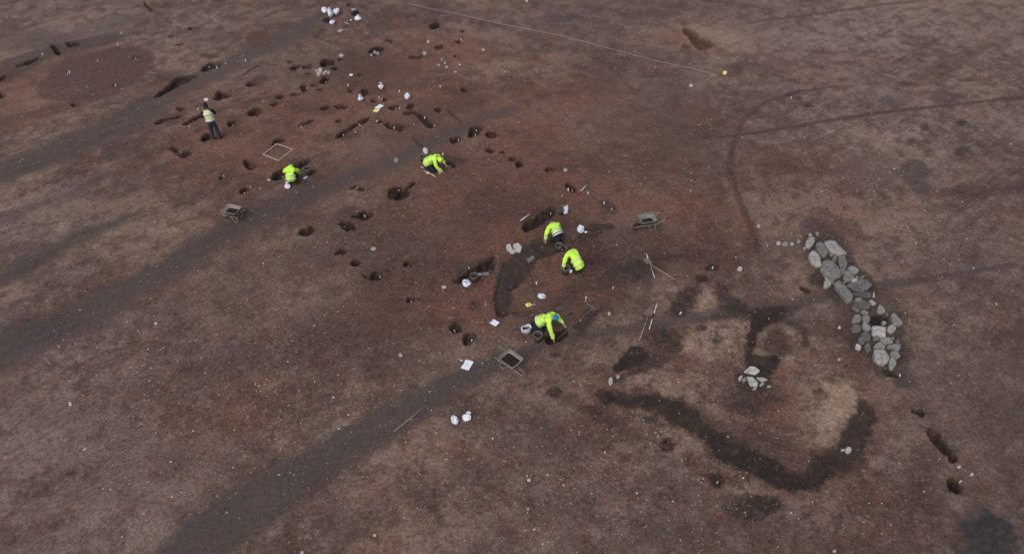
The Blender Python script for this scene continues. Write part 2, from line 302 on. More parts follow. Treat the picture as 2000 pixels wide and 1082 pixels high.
area(v3((640, 360), (700, 355), (800, 380), (790, 430), (700, 440), (640, 420)), DARK, .8, .1, .1, .1)
area(v3((0, 490), (60, 500), (130, 560), (140, 590), (80, 590), (20, 540)), RDK*.85, .7, .15, .15, .12)
area(v3((640, 560), (760, 590), (860, 640), (900, 690), (820, 700), (700, 640)), RDK, .5, .2, .2, .15)
for q in ((560, 230, 20, 14), (500, 170, 24, 16), (990, 445, 20, 10), (280, 560, 30, 16)): area(v3(*[(x, y) for x, y in ell(*q)]), DARK*1.15, .75, .08, .08, .08)
area(ell(1400, 938, 17, 15), PIT*1.1, .95, .06, .06, .07); area(ell(1303, 870, 16, 14), PIT*1.2, .9, .07, .06, .07); area(ell(1083, 767, 15, 11), DARK*.95, .9, .07, .06, .07)
area(v3((590, 930), (650, 890), (720, 885), (840, 895), (855, 950), (740, 1005), (650, 995), (600, 960)), DARK*1.05, .8, .16, .2, .14)
area(v3((700, 900), (830, 900), (830, 940), (740, 960)), DARK*.9, .6, .12, .2, .14)
area(ell(1155, 800, 26, 9, -20), RDK*.9, .6, .15); area(ell(1088, 692, 10, 6), DARK, .7, .06)
area(ell(1365, 545, 18, 8), MUD, .5, .2)
area([(1120, 660), (1150, 610), (1180, 595), (1160, 630), (1140, 655)], DARK, .75, .08)
path([(1090, 600, .15), (1130, 560, .3), (1200, 545, .4), (1260, 520, .35), (1320, 500, .2)], MUD, .6, .25, .2, .1)
path([(1130, 510, .3), (1190, 520, .5), (1250, 530, .4)], DARK*1.15, .55, .3, .25, .14); path([(1260, 590, .12), (1270, 540, .2), (1300, 490, .15)], MUD, .5, .2, .15, .1)
path([(1300, 500, .25), (1420, 500, .3), (1470, 480, .2)], RDK, .55, .3, .25, .14)
path([(1250, 540, .1), (1290, 470, .1)], MUD, .3, .3)
area(ell(1088, 692, 9, 5), MUD, .7, .06)
area(ell(1400, 465, 40, 12), RDK, .4, .2); area(ell(1590, 440, 30, 14), SLATE, .5, .15); area(ell(1615, 500, 40, 60, 0), MUD, .35, .25)
area([(1560, 455), (1620, 452), (1660, 470), (1680, 530), (1720, 560), (1760, 600), (1775, 680), (1770, 730), (1715, 740), (1660, 690), (1640, 600), (1585, 545)], MUD, .5, .2, .12, .1)
area(z8w((130, 180), (300, 90), (470, 120), (560, 260), (780, 420), (770, 760), (700, 990), (420, 900), (280, 760), (120, 520)), DARK*1.2, .5, .12, .08, .08); area(Z(1560, 440, .1479, ((60, 100), (300, 180), (480, 150), (660, 380), (820, 560), (980, 700), (1010, 960), (760, 1010), (440, 860), (290, 720), (100, 380))), DARK*1.15, .55, .12, .08, .08); area(ell(1600, 545, 24, 15), DARK, .75, .12); area(ell(1765, 690, 16, 16), MUD, .6, .15); area(ell(1765, 745, 22, 14), SLATE, .75, .15); area(ell(1735, 728, 14, 6), PIT, .8, .06)
area([(1865, 1060), (1880, 1010), (1910, 990), (1950, 995), (1985, 1025), (1990, 1060), (1960, 1100), (1880, 1100)], SLATE*.85, .95, .14, .3, .1, .45, .2)
area(ell(1760, 1010, 70, 50), MUD, .35, .4); area(ell(1800, 960, 40, 30), MUD, .4, .3); area(ell(1950, 820, 60, 50), MUD, .35, .4); area(ell(1820, 740, 25, 16), GREY, .4, .2)
area([(1596, 870), (1600, 800), (1640, 740), (1668, 760), (1668, 790), (1655, 830), (1640, 860), (1625, 872)], TAN*1.12, .65, .1, .12, .1)
path([(820, 930, .1), (825, 985, .2)], MUD, .5, .1); path([(850, 930, .08), (852, 990, .15)], MUD, .4, .1); path([(800, 930, .08), (800, 985, .12)], MUD, .3, .1)
area(ell(930, 930, 60, 30), MUD, .35, .4); area(ell(1300, 1040, 60, 30), MUD, .35, .4); area(ell(1070, 1000, 60, 30), MUD, .3, .3); area(ell(700, 1010, 60, 30), MUD, .3, .4); area(ell(340, 900, 40, 20), MUD, .3, .3)
area(ell(400, 730, 60, 20), MUD, .25, .3); area(ell(280, 760, 50, 18), RDK, .35, .3); area(ell(640, 480, 60, 30), PURP*.85, .4, .3); area(ell(480, 690, 60, 22), GREY, .4, .3)
area(ell(605, 645, 20, 8), MUD, .4, .1); area(ell(735, 545, 30, 22), RDK, .4, .2)
z8_ = lambda *p: Z(860, 360, .3326, p)
# mid scene stains
area(Z(860, 360, .3326, [(770, 340), (850, 260), (900, 225), (1000, 235), (1030, 255), (960, 290), (900, 320), (800, 350)]), DARK, .85, .1, .1, .08)
area(z8_((690, 380), (790, 340), (900, 330), (1010, 380), (1000, 470), (900, 520), (860, 470), (860, 400), (760, 370)), RDK*.9, .65, .25, .2, .12)
area(Z(860, 360, .3326, [(690, 230), (770, 190), (860, 210), (800, 260), (720, 260)]), RDK, .5, .15)
area(Z(860, 360, .3326, [(930, 110), (960, 90), (1010, 110), (1045, 165), (1020, 175), (960, 145)]), MUD, .8, .07)
area(Z(860, 360, .3326, [(155, 705), (180, 678), (235, 695), (232, 725), (180, 738)]), MUD, .75, .08)
area(Z(860, 360, .3326, [(420, 750), (470, 735), (500, 760), (440, 775)]), MUD, .5, .08); area(Z(860, 360, .3326, [(540, 620), (600, 575), (640, 580), (560, 630)]), MUD, .5, .08)
area(Z(860, 360, .3326, [(80, 560), (120, 480), (220, 430), (330, 405), (290, 450), (150, 540), (60, 570)]), MUD, .6, .12)
area(Z(860, 360, .3326, [(770, 830), (800, 780), (870, 720), (890, 745), (830, 810), (850, 850), (780, 850)]), DARK, .7, .08)
area(Z(560, 0, .2772, [(350, 965), (410, 930), (530, 930), (500, 975), (390, 985)]), MUD, .6, .12); area(Z(560, 0, .2772, [(410, 640), (470, 560), (500, 600), (460, 650)]), RDK, .6, .1)
area(Z(640, 200, .2772, [(790, 380), (880, 375), (1000, 405), (960, 430), (860, 470), (800, 430)]), MUD, .75, .1); path(Z3 := [(700, 200, .1), (760, 210, .1)], RDK, .2, .2)
path([(806, 268, .05), (816, 280, .1), (826, 290, .08)], DARK, .7, .06)
area(Z(300, 230, .2772, [(930, 320), (980, 285), (1085, 285), (1095, 300), (1000, 330)]), MUD, .6, .1); area(Z(300, 230, .2772, [(320, 160), (350, 130), (400, 110), (410, 140), (370, 180)]), DARK, .75, .08)
area(ell(625, 215, 40, 10), RDK, .35, .15); area(ell(650, 268, 40, 8, 10), MUD, .4, .15); area(ell(590, 500, 50, 12), PURP*.8, .4, .2); area(ell(960, 400, 60, 30), RDK, .3, .3)
area(ell(1385, 74, 52, 22), TAN*1.02, .6, .35, .4, .12); area(ell(1335, 74, 26, 14), soil(122, 86, 70), .6, .25, .3, .1); area(ell(1395, 98, 30, 8, -25), soil(112, 78, 62), .5, .12); area(ell(1365, 40, 50, 6), RED, .35, .2)

# dug features: (polygon in photo pixels, depth in metres, fill colour)
def pit(px, depth, c=PIT, a=.93, e=.026, w=.065, floor=.0):
    s, d = area_d(px, .06, w, .5); d = d-.03; m = sst(d, e); dmx = max(-d.min(), .05)
    bowl = np.clip(-d/dmx, 0, 1)**.55
    P = [gp(*p) for p in px]; cx, cy = sum(p.x for p in P)/len(P), sum(p.y for p in P)/len(P); g = random.Random(str(px[0])); aa = g.uniform(-2.4, -.7); rad = max(math.hypot(p.x-cx, p.y-cy) for p in P)
    gr_ = np.clip(.5+((X[s]-cx)*math.cos(aa)+(Y[s]-cy)*math.sin(aa))/rad*.9, 0, 1)
    HGT[s] = np.minimum(HGT[s], -depth*1.15*m*(.35+.35*bowl+.4*gr_)); CUT[s] = np.maximum(CUT[s], m)
    if c is PIT: c = PIT*(1-random.Random(str(px[1])).uniform(0, .5))+MUD*random.Random(str(px[1])).uniform(0, .5)
    mm = sst(d-.02, e*1.6)*a; blend(s, np.clip(mm*(1+.15*NF[s]), 0, 1), c); PEB[s] *= 1-m*.9
    # a little loose upcast round the lip
    lip = np.exp(-((d-.09)/.07)**2)*.022*(depth > .1)*(1+2.5*NF[s]); HGT[s] += lip*(1-m)
z2 = lambda *p: Z(280, 60, .2495, p)
z3 = lambda *p: Z(560, 0, .2772, p)
z4 = lambda *p: Z(300, 230, .2772, p)
z5 = lambda *p: Z(640, 200, .2772, p)
z8 = lambda *p: Z(860, 360, .3326, p)
zr = lambda *p: Z(1600, 700, .353, p)
zl = lambda *p: Z(0, 0, .2772, p)
zb = lambda *p: Z(560, 80, .1109, p)
A8w = z8w
PITS = [
 (z2((90, 520), (200, 430), (260, 370), (340, 345), (425, 350), (400, 375), (330, 410), (230, 460), (110, 525)), .4), (z2((450, 320), (470, 290), (520, 255), (570, 250), (620, 270), (560, 295), (480, 320)), .3),
 (z2((800, 430), (830, 400), (920, 405), (880, 435), (830, 442)), .3), (z2((555, 540), (580, 480), (610, 470), (690, 520), (640, 540), (590, 545)), .4), (z2((80, 735), (130, 695), (200, 690), (185, 710), (120, 735)), .25),
 (z2((200, 690), (300, 665), (280, 685), (215, 700)), .15), (z2((265, 630), (275, 600), (320, 595), (325, 615), (290, 632)), .2), (z2((310, 745), (380, 700), (440, 660), (445, 680), (400, 715), (340, 745)), .2), (z2((460, 870), (470, 830), (510, 800), (530, 830), (500, 860)), .25),
 (z2((205, 920), (230, 900), (290, 945), (270, 955)), .18), (z2((290, 975), (340, 945), (385, 955), (350, 985), (310, 990)), .25), (z2((820, 650), (860, 610), (930, 605), (920, 645), (860, 668)), .35), (z2((660, 745), (680, 715), (715, 705), (710, 735), (680, 750)), .25),
 (z2((1010, 580), (1040, 560), (1060, 570), (1030, 588)), .25), (z2((1035, 520), (1080, 502), (1098, 518), (1060, 538)), .25), (z2((1215, 740), (1240, 725), (1335, 688), (1310, 720), (1240, 748)), .2), (z2((1010, 885), (1030, 850), (1070, 830), (1110, 850), (1060, 880)), .3),
 (z2((780, 1030), (800, 1010), (840, 1030), (880, 1060), (870, 1080), (830, 1075)), .3), (z2((1140, 300), (1180, 270), (1230, 270), (1200, 305), (1160, 310)), .25), (z2((1250, 290), (1260, 275), (1320, 265), (1310, 295), (1270, 300)), .2),
 (zb((612, 400), (630, 350), (665, 310), (740, 310), (780, 350), (750, 420), (690, 455), (630, 450)), .5), (zb((780, 350), (820, 335), (845, 380), (820, 430), (770, 425)), .25), (zb((810, 495), (860, 450), (915, 480), (920, 500), (860, 520)), .25),
 (zb((590, 745), (640, 650), (720, 625), (740, 660), (715, 730), (650, 755)), .4), (zb((420, 775), (500, 765), (515, 795), (470, 805)), .2), (zb((510, 855), (590, 835), (640, 855), (580, 885)), .2), (zb((345, 575), (390, 562), (405, 590), (360, 598)), .18), (zb((0, 380), (50, 365), (60, 385), (10, 405)), .15),
 (zb((1260, 590), (1300, 580), (1310, 600), (1270, 615)), .1), (zb((900, 330), (970, 315), (975, 345), (920, 355)), .1),
 (z3((585, 385), (590, 345), (640, 330), (685, 335), (650, 385), (610, 395)), .12), (z3((700, 285), (720, 278), (750, 297), (725, 300)), .12), (z3((865, 405), (900, 396), (908, 410), (875, 416)), .18), (z3((910, 410), (950, 393), (958, 405), (925, 418)), .18),
 (z3((1040, 325), (1095, 315), (1098, 342), (1055, 348)), .1), (z3((1190, 292), (1225, 282), (1225, 303), (1205, 308)), .18), (z3((1225, 220), (1245, 214), (1250, 226), (1232, 230)), .15), (z3((1185, 392), (1210, 385), (1210, 400), (1190, 405)), .12), (z3((530, 650), (548, 625), (570, 628), (565, 665), (545, 682)), .2),
 (z3((590, 714), (610, 703), (636, 712), (612, 726)), .22), (z3((678, 706), (690, 695), (705, 704), (690, 714)), .12), (z3((715, 765), (740, 745), (790, 740), (770, 768), (730, 776)), .28), (z3((840, 762), (862, 735), (890, 735), (870, 765)), .2), (z3((1230, 632), (1250, 618), (1272, 634), (1248, 652)), .25),
 (z3((1040, 770), (1060, 758), (1090, 778), (1067, 796)), .25), (z3((830, 792), (880, 785), (886, 805), (840, 812)), .22), (z3((890, 785), (950, 800), (1000, 850), (1035, 885), (1005, 905), (980, 888), (940, 840), (895, 800)), .16), (z3((980, 893), (1000, 880), (1036, 886), (1010, 905)), .28),
 (z3((685, 872), (750, 863), (820, 875), (822, 910), (780, 928), (720, 902)), .42), (z3((635, 860), (655, 849), (672, 862), (650, 873)), .18), (z3((345, 845), (375, 838), (384, 858), (355, 862)), .2), (z3((330, 745), (380, 735), (425, 748), (420, 765), (370, 770)), .15), (z3((235, 765), (280, 750), (295, 765), (260, 775)), .1),
 (z3((350, 965), (400, 915), (480, 870), (580, 825), (572, 845), (480, 895), (420, 940), (370, 970)), .25), (z3((1285, 962), (1290, 910), (1340, 890), (1385, 905), (1350, 945), (1300, 970)), .3), (z3((1155, 985), (1185, 965), (1222, 965), (1215, 1000), (1170, 1004)), .3),
 (z3((100, 612), (115, 595), (145, 610), (150, 640), (115, 650)), .12), (z3((10, 670), (60, 655), (95, 665), (60, 675)), .08), (z3((425, 40), (440, 35), (450, 45), (435, 50)), .15), (z3((505, 528), (520, 520), (525, 532)), .08), (z3((420, 645), (440, 625), (465, 630), (455, 655)), .1),
 (z5((1110, 228), (1140, 203), (1180, 218), (1192, 250), (1140, 258)), .3), (z5((1110, 348), (1140, 323), (1182, 338), (1150, 362)), .25), (z5((1212, 352), (1240, 340), (1248, 360)), .15), (z5((1280, 402), (1302, 380), (1328, 400), (1300, 418)), .22), (z5((1332, 442), (1350, 413), (1380, 428), (1372, 455), (1345, 460)), .32),
 (z5((808, 400), (860, 410), (892, 445), (895, 462), (860, 460), (815, 442)), .3), (z5((470, 675), (500, 630), (560, 610), (582, 630), (560, 670), (495, 690)), .38), (z5((425, 655), (450, 600), (520, 600), (500, 640), (460, 675)), .12), (z5((555, 605), (600, 562), (615, 567), (580, 600)), .15), (z5((160, 605), (190, 588), (215, 595), (190, 608)), .15),
 (z5((225, 625), (225, 590), (252, 600), (255, 622)), .12), (z5((160, 808), (215, 798), (250, 770), (310, 772), (318, 800), (260, 825), (215, 812)), .3), (z5((88, 860), (108, 836), (150, 843), (192, 885), (150, 907), (108, 888)), .35), (z5((63, 1068), (75, 1040), (110, 1033), (122, 1060), (92, 1078)), .32), (z5((750, 58), (770, 42), (800, 52), (785, 72)), .05),
 (z4((838, 415), (880, 372), (930, 350), (945, 365), (900, 420), (860, 438)), .4), (z4((940, 372), (1020, 318), (1085, 292), (1098, 312), (1040, 350), (960, 395)), .4), (z4((630, 315), (670, 298), (716, 345), (690, 370), (655, 348)), .32), (z4((613, 522), (640, 488), (672, 498), (648, 532)), .28),
 (z4((1030, 822), (1050, 780), (1080, 785), (1110, 760), (1128, 800), (1080, 836)), .3), (z4((462, 418), (475, 408), (485, 420), (472, 428)), .12), (z4((1408, 1025), (1420, 1005), (1450, 1008), (1448, 1035), (1420, 1042)), .25), (z4((345, 165), (352, 130), (375, 128), (372, 160)), .2),
 (z8((480, 258), (500, 222), (590, 165), (650, 130), (672, 145), (662, 185), (600, 225), (500, 278)), .42), (z8((80, 580), (120, 545), (200, 490), (280, 440), (320, 418), (300, 450), (260, 488), (170, 538), (110, 582)), .42), (z8((240, 492), (305, 468), (315, 490), (290, 505), (250, 505)), .15),
 (z8((55, 842), (80, 810), (122, 828), (127, 860), (80, 872)), .35), (z8((135, 895), (170, 873), (222, 880), (192, 920), (165, 947), (140, 930)), .2), (z8((615, 885), (660, 862), (740, 845), (745, 885), (670, 925), (620, 925)), .4), (z8((770, 20), (778, 8), (795, 15), (790, 50), (775, 45)), .2), (z8((690, 140), (710, 130), (722, 142), (700, 152)), .1),
 (A8w((370, 320), (540, 290), (560, 400), (400, 425)), .18), (ell(735, 538, 12, 8, 10), .35), (ell(715, 539, 4, 3), .2), (ell(797, 516, 5, 4), .2), (ell(802, 585, 6, 4), .22), (ell(1073, 331, 6, 4), .22), (ell(696, 513, 7, 6), .25), (ell(1110, 362, 5, 4), .15), (ell(1391, 522, 10, 4), .08), (ell(1371, 544, 10, 5), .03), (ell(1573, 566, 7, 3, -20), .12),
 (zr((520, 292), (550, 282), (586, 298), (575, 318), (540, 308)), .3), (zr((603, 405), (640, 393), (690, 475), (735, 515), (760, 560), (735, 575), (680, 510), (625, 450)), .22), (zr((685, 512), (735, 505), (740, 522), (705, 530)), .35), (zr((715, 680), (738, 652), (760, 670), (778, 745), (750, 745)), .4), (zr((380, 88), (410, 80), (432, 92), (400, 100)), .2),
 (zl((105, 465), (180, 437), (270, 408), (262, 428), (180, 467)), .3), (zl((352, 322), (380, 318), (410, 350), (432, 385), (405, 390), (380, 345)), .22), (zl((468, 312), (475, 300), (560, 305), (560, 320), (492, 337)), .2), (zl((-20, 580), (-20, 550), (50, 528), (20, 560)), .22), (zl((-20, 690), (-20, 650), (35, 668), (22, 695)), .25), (zl((500, 742), (515, 730), (537, 738), (520, 757)), .22),
 (zl((932, 408), (950, 398), (982, 406), (960, 412)), .15), (zl((790, 600), (810, 592), (832, 600), (812, 606)), .1), (zl((1190, 263), (1215, 253), (1248, 256), (1215, 268)), .15), (zl((1330, 205), (1350, 192), (1375, 200), (1350, 215)), .12), (zl((1220, 325), (1260, 310), (1300, 308), (1260, 325)), .12),
]
for p, d in PITS: pit(p, d)
for p, d in ((z2((840, 395), (940, 340), (985, 368), (930, 402)), .05), (z2((450, 205), (470, 180), (580, 185), (600, 205), (520, 215)), .04), (z8((480, 210), (560, 165), (600, 160), (520, 215)), .04)): pit(p, d, MUD, .55)
for q in (((1345, 208), (1395, 205), (1440, 235), (1460, 262), (1520, 280), (1560, 305), (1540, 345), (1465, 352), (1410, 312), (1400, 272), (1365, 250)),): pit(Z(960, 0, .2773, q), .3, soil(70, 46, 34), .85)
pit(Z(960, 0, .2773, ((1340, 345), (1375, 315), (1405, 325), (1365, 350))), .12, RDK, .6)
def slot(px, depth, c, a):                       # narrow linear cuts
    s, d = path_d(px, .02, .02, .3); m = sst(d, .03); HGT[s] = np.minimum(HGT[s], -depth*m); blend(s, m*a, c)
slot([(475, 148, .05), (505, 128, .06)], .1, DARK, .8); slot([(508, 122, .05), (540, 127, .06)], .1, DARK, .8); slot([(618, 72, .05), (650, 83, .08)], .12, DARK, .85); slot([(282, 5, .08), (298, 22, .1)], .12, DARK, .8)
slot([(878, 217, .1), (905, 240, .06)], .05, DARK, .5); slot([(1165, 395, .05), (1180, 398, .05)], .04, RDK, .5)
# hand-excavated curving trench with trowelled dark floor and two steps
area(z8((335, 770), (322, 650), (340, 540), (372, 455), (440, 400), (520, 350), (565, 325), (670, 325), (690, 385), (640, 425), (560, 455), (500, 560), (412, 605), (422, 700), (392, 775)), soil(60, 52, 49), .95, .08, .08, .07, .6, .3, 1, .04)
def step(px, depth):
    s, d = area_d(px, .015, .015, .3, 1); m = sst(d, .03); HGT[s] = HGT[s]-depth*m; MOT[s] *= (1-.6*m)
step(z8((335, 770), (322, 650), (340, 540), (372, 455), (440, 430), (495, 480), (500, 560), (412, 605), (422, 700), (392, 775)), .10)
step(z8((525, 352), (565, 325), (670, 325), (690, 385), (628, 420)), .09)
area(z8((440, 430), (500, 360), (620, 420), (560, 455), (500, 500)), soil(66, 54, 50), .7, .04, .03, .03)
area(z8((405, 605), (470, 590), (470, 610), (420, 620)), PIT, .9, .03); area(z8((640, 290), (600, 320), (560, 325), (620, 270)), MUD, .6, .06)
# general relief
HGT += .02*NM*(1-CUT)+.012*NF+.05*NB2*np.clip(1-CUT, 0, 1)+.010*NS
fade = np.clip((np.hypot(X, Y-20)-60)/80, 0, 1); HGT += fade*1.2*vnoise(X, Y, 60, 21, 2)
# general fine scraping, stronger at the sides
SC_ = S(np.abs(X)/30+NB2*.4, .2, .8); COL *= (1+NS*.20*SC_+.03*NS)[..., None]; COL *= (1+.06*NF)[..., None]

_m = COL.reshape(-1, 3)[::37].mean(0); _lum = COL.mean(-1, keepdims=True); _lm = _m.mean()
_g = (_lum/_lm); COL = COL/_lum*_lm*np.where(_g > 1, _g**1.35, _g**1.12); _l2 = COL.mean(-1, keepdims=True); COL = (_l2+(COL-_l2)*1.0)*np.array([1.045, 1.02, 1.025])
def H(x, y):
    i = min(max(int(np.searchsorted(xs, x))-1, 0), NX-2); j = min(max(int(np.searchsorted(ys, y))-1, 0), NY-2)
    u = (x-xs[i])/(xs[i+1]-xs[i]); v = (y-ys[j])/(ys[j+1]-ys[j])
    return float((HGT[j, i]*(1-u)+HGT[j, i+1]*u)*(1-v)+(HGT[j+1, i]*(1-u)+HGT[j+1, i+1]*u)*v)
def Harr(x, y):
    i = np.clip(np.searchsorted(xs, x)-1, 0, NX-2); j = np.clip(np.searchsorted(ys, y)-1, 0, NY-2)
    u = (x-xs[i])/(xs[i+1]-xs[i]); v = (y-ys[j])/(ys[j+1]-ys[j])
    return (HGT[j, i]*(1-u)+HGT[j, i+1]*u)*(1-v)+(HGT[j+1, i]*(1-u)+HGT[j+1, i+1]*u)*v
def on(px, py, dz=0):
    p = gp(px, py); p.z = H(p.x, p.y)+dz; return p

me = bpy.data.meshes.new("ground")
co = np.stack([X, Y, HGT], -1).reshape(-1, 3).astype(np.float32)
idx = np.arange(NX*NY).reshape(NY, NX); q = np.stack([idx[:-1, :-1], idx[:-1, 1:], idx[1:, 1:], idx[1:, :-1]], -1).reshape(-1, 4)
me.vertices.add(len(co)); me.vertices.foreach_set('co', co.ravel())
me.loops.add(q.size); me.loops.foreach_set('vertex_index', q.ravel().astype(np.int32))
me.polygons.add(len(q)); me.polygons.foreach_set('loop_start', np.arange(0, q.size, 4, dtype=np.int32))
me.polygons.foreach_set('use_smooth', np.ones(len(q), bool)); me.update(calc_edges=True)
at = me.color_attributes.new('soil', 'FLOAT_COLOR', 'POINT')
at.data.foreach_set('color', np.concatenate([np.clip(COL, .004, 1).reshape(-1, 3), MOT.reshape(-1, 1)], 1).astype(np.float32).ravel())
gm = bpy.data.materials.new("stripped subsoil"); gm.use_nodes = True; n = gm.node_tree; b = n.nodes['Principled BSDF']
b.inputs['Roughness'].default_value = .9; b.inputs['Specular IOR Level'].default_value = .25
L = n.links.new
va = n.nodes.new('ShaderNodeAttribute'); va.attribute_name = 'soil'
tc = n.nodes.new('ShaderNodeTexCoord')
def noise(scale, detail=6, rough=.6):
    t = n.nodes.new('ShaderNodeTexNoise'); t.inputs['Scale'].default_value = scale; t.inputs['Detail'].default_value = detail; t.inputs['Roughness'].default_value = rough
    L(tc.outputs['Object'], t.inputs['Vector']); return t.outputs['Fac']
def rmp(fac, a, b_, lo, hi):
    m = n.nodes.new('ShaderNodeMapRange'); m.inputs[1].default_value = a; m.inputs[2].default_value = b_; m.inputs[3].default_value = lo; m.inputs[4].default_value = hi
    L(fac, m.inputs[0]); return m.outputs[0]
def mth(op, x, y):
    m = n.nodes.new('ShaderNodeMath'); m.operation = op
    for i, v in enumerate((x, y)):
        if hasattr(v, 'is_linked') or not isinstance(v, (int, float)): L(v, m.inputs[i])
        else: m.inputs[i].default_value = v
    return m.outputs[0]
def mixrgb(f, a, b_, mode='MIX'):
    m = n.nodes.new('ShaderNodeMix'); m.data_type = 'RGBA'; m.blend_type = mode
    for i, v in ((0, f), (6, a), (7, b_)):
        if isinstance(v, (int, float)): m.inputs[i].default_value = v
        elif isinstance(v, tuple): m.inputs[i].default_value = (*v, 1)
        else: L(v, m.inputs[i])
    return m.outputs[2]
n1 = noise(9, 8, .72); n2 = noise(26, 6, .75); n3 = noise(3.2, 7, .7); n4 = noise(60, 3, .7)
f = mth('MULTIPLY', rmp(n1, .36, .64, -.36, .36), va.outputs['Alpha'])
f = mth('ADD', f, rmp(n2, .36, .64, -.26, .26)); f = mth('ADD', f, rmp(n4, .36, .64, -.2, .2)); f = mth('ADD', f, 1.0)
c = mixrgb(1.0, va.outputs['Color'], f, 'MULTIPLY')
# rusty and pale mottles
fr = mth('MULTIPLY', rmp(n3, .52, .66, 0, .45), va.outputs['Alpha']); c = mixrgb(fr, c, tuple(RED*1.0))
n5 = noise(5.1, 9, .78); fp = mth('MULTIPLY', rmp(n5, .54, .66, 0, .26), va.outputs['Alpha']); c = mixrgb(fp, c, tuple(TAN*1.05))
n6 = noise(7.3, 9, .8); fd = mth('MULTIPLY', rmp(n6, .54, .66, 0, .55), va.outputs['Alpha']); c = mixrgb(fd, c, tuple(RDK*.8))
# fine grit
vo = n.nodes.new('ShaderNodeTexVoronoi'); vo.inputs['Scale'].default_value = 16; L(tc.outputs['Object'], vo.inputs['Vector'])
gr = mth('MULTIPLY', rmp(vo.outputs['Distance'], .10, .2, 1, 0), rmp(n1, .45, .6, 0, .5)); sepc = n.nodes.new('ShaderNodeSeparateColor'); L(vo.outputs['Color'], sepc.inputs[0])
gr = mth('MULTIPLY', gr, rmp(sepc.outputs[0], .6, .9, 0, 1)); c = mixrgb(gr, c, soil(150, 138, 128).tolist() and tuple(soil(150, 138, 128)))
L(c, b.inputs['Base Color'])
bp = n.nodes.new('ShaderNodeBump'); bp.inputs['Strength'].default_value = .55; bp.inputs['Distance'].default_value = .05
L(mth('ADD', n2, mth('MULTIPLY', n4, .5)), bp.inputs['Height']); L(bp.outputs[0], b.inputs['Normal'])
me.materials.append(gm)
ground = bpy.data.objects.new("ground", me); C.objects.link(ground); ground['kind'] = 'structure'

# ---------------------------------------------------------------- loose gravel (stuff)
def gravel():
    N = 70000; g = np.random.default_rng(11)
    # uniform over the stripped area in front of the camera
    x = g.uniform(-34, 34, N*3); y = g.uniform(7.5, 46, N*3)
    keep = np.abs(x) < 3+.76*y*1.05
    x, y = x[keep], y[keep]
    i = np.clip(np.searchsorted(xs, x)-1, 0, NX-2); j = np.clip(np.searchsorted(ys, y)-1, 0, NY-2)
    # a pebble cluster noise and the mapped density
    cl = vnoise(x, y, .55, 31, 3, .6); k = g.random(len(x)) < np.clip(PEB[j, i]*(.35+1.5*np.clip(cl+.05, 0, 1))*1.0, 0, 1)
    x, y = x[k], y[k]; N = len(x)
    r = (.0075+g.gamma(1.3, .0068, N))*(1+.012*(y-9)); r = np.clip(r, .007, .036); z = Harr(x, y)
    base = np.array([(1, 0, .15), (.45, .8, 0), (-.5, .85, .1), (-1, 0, 0), (-.45, -.85, .1), (.55, -.8, .05), (.35, .2, .75), (-.35, .15, .7), (0, -.4, .65)])
    F = [(0, 1, 6), (1, 2, 7), (1, 7, 6), (2, 3, 7), (3, 4, 8), (3, 8, 7), (4, 5, 8), (5, 0, 6), (5, 6, 8), (6, 7, 8)]
    a = g.uniform(0, 6.28, N); ca, sa = np.cos(a)[:, None], np.sin(a)[:, None]
    sx = g.uniform(.7, 1.35, N)[:, None]; sz = g.uniform(.6, 1.1, N)[:, None]
    B = base[None]*(1+g.uniform(-.22, .22, (N, 9, 3))); bx = B[..., 0]*sx; by = B[..., 1]
    V = np.stack([(bx*ca-by*sa)*r[:, None]+x[:, None], (bx*sa+by*ca)*r[:, None]+y[:, None], B[..., 2]*sz*r[:, None]+z[:, None]-.15*r[:, None]], -1)
    Fa = (np.array(F)[None]+9*np.arange(N)[:, None, None]).reshape(-1, 3)
    m = bpy.data.meshes.new("gravel"); m.vertices.add(N*9); m.vertices.foreach_set('co', V.astype(np.float32).ravel())
    m.loops.add(Fa.size); m.loops.foreach_set('vertex_index', Fa.ravel().astype(np.int32)); m.polygons.add(len(Fa))
    m.polygons.foreach_set('loop_start', np.arange(0, Fa.size, 3, dtype=np.int32)); m.update(calc_edges=True)
    pal = np.array([srgb(156, 140, 122), srgb(134, 112, 98), srgb(176, 164, 148), srgb(150, 120, 100), srgb(112, 100, 96), srgb(215, 208, 200)])
    ci = g.choice(6, N, p=[.24, .25, .17, .16, .10, .08]); cc = pal[ci]*g.uniform(.55, 1.05, N)[:, None]
    ca_ = np.concatenate([cc, np.ones((N, 1))], 1); at = m.color_attributes.new('tone', 'FLOAT_COLOR', 'POINT')
    at.data.foreach_set('color', np.repeat(ca_, 9, 0).astype(np.float32).ravel())
    mt = mat("gravel stone", (1, 1, 1), .8, .15, 40); nn = mt.node_tree; va = nn.nodes.new('ShaderNodeAttribute'); va.attribute_name = 'tone'
    mx = [q for q in nn.nodes if q.bl_idname == 'ShaderNodeMix'][0]; nn.links.new(va.outputs['Color'], mx.inputs[6])
    m.materials.append(mt); o = bpy.data.objects.new("gravel", m); C.objects.link(o)
    tag(o, 'pale pebbles and grit scattered over the stripped brown soil', 'gravel', kind='stuff'); print('pebbles', N)
gravel()
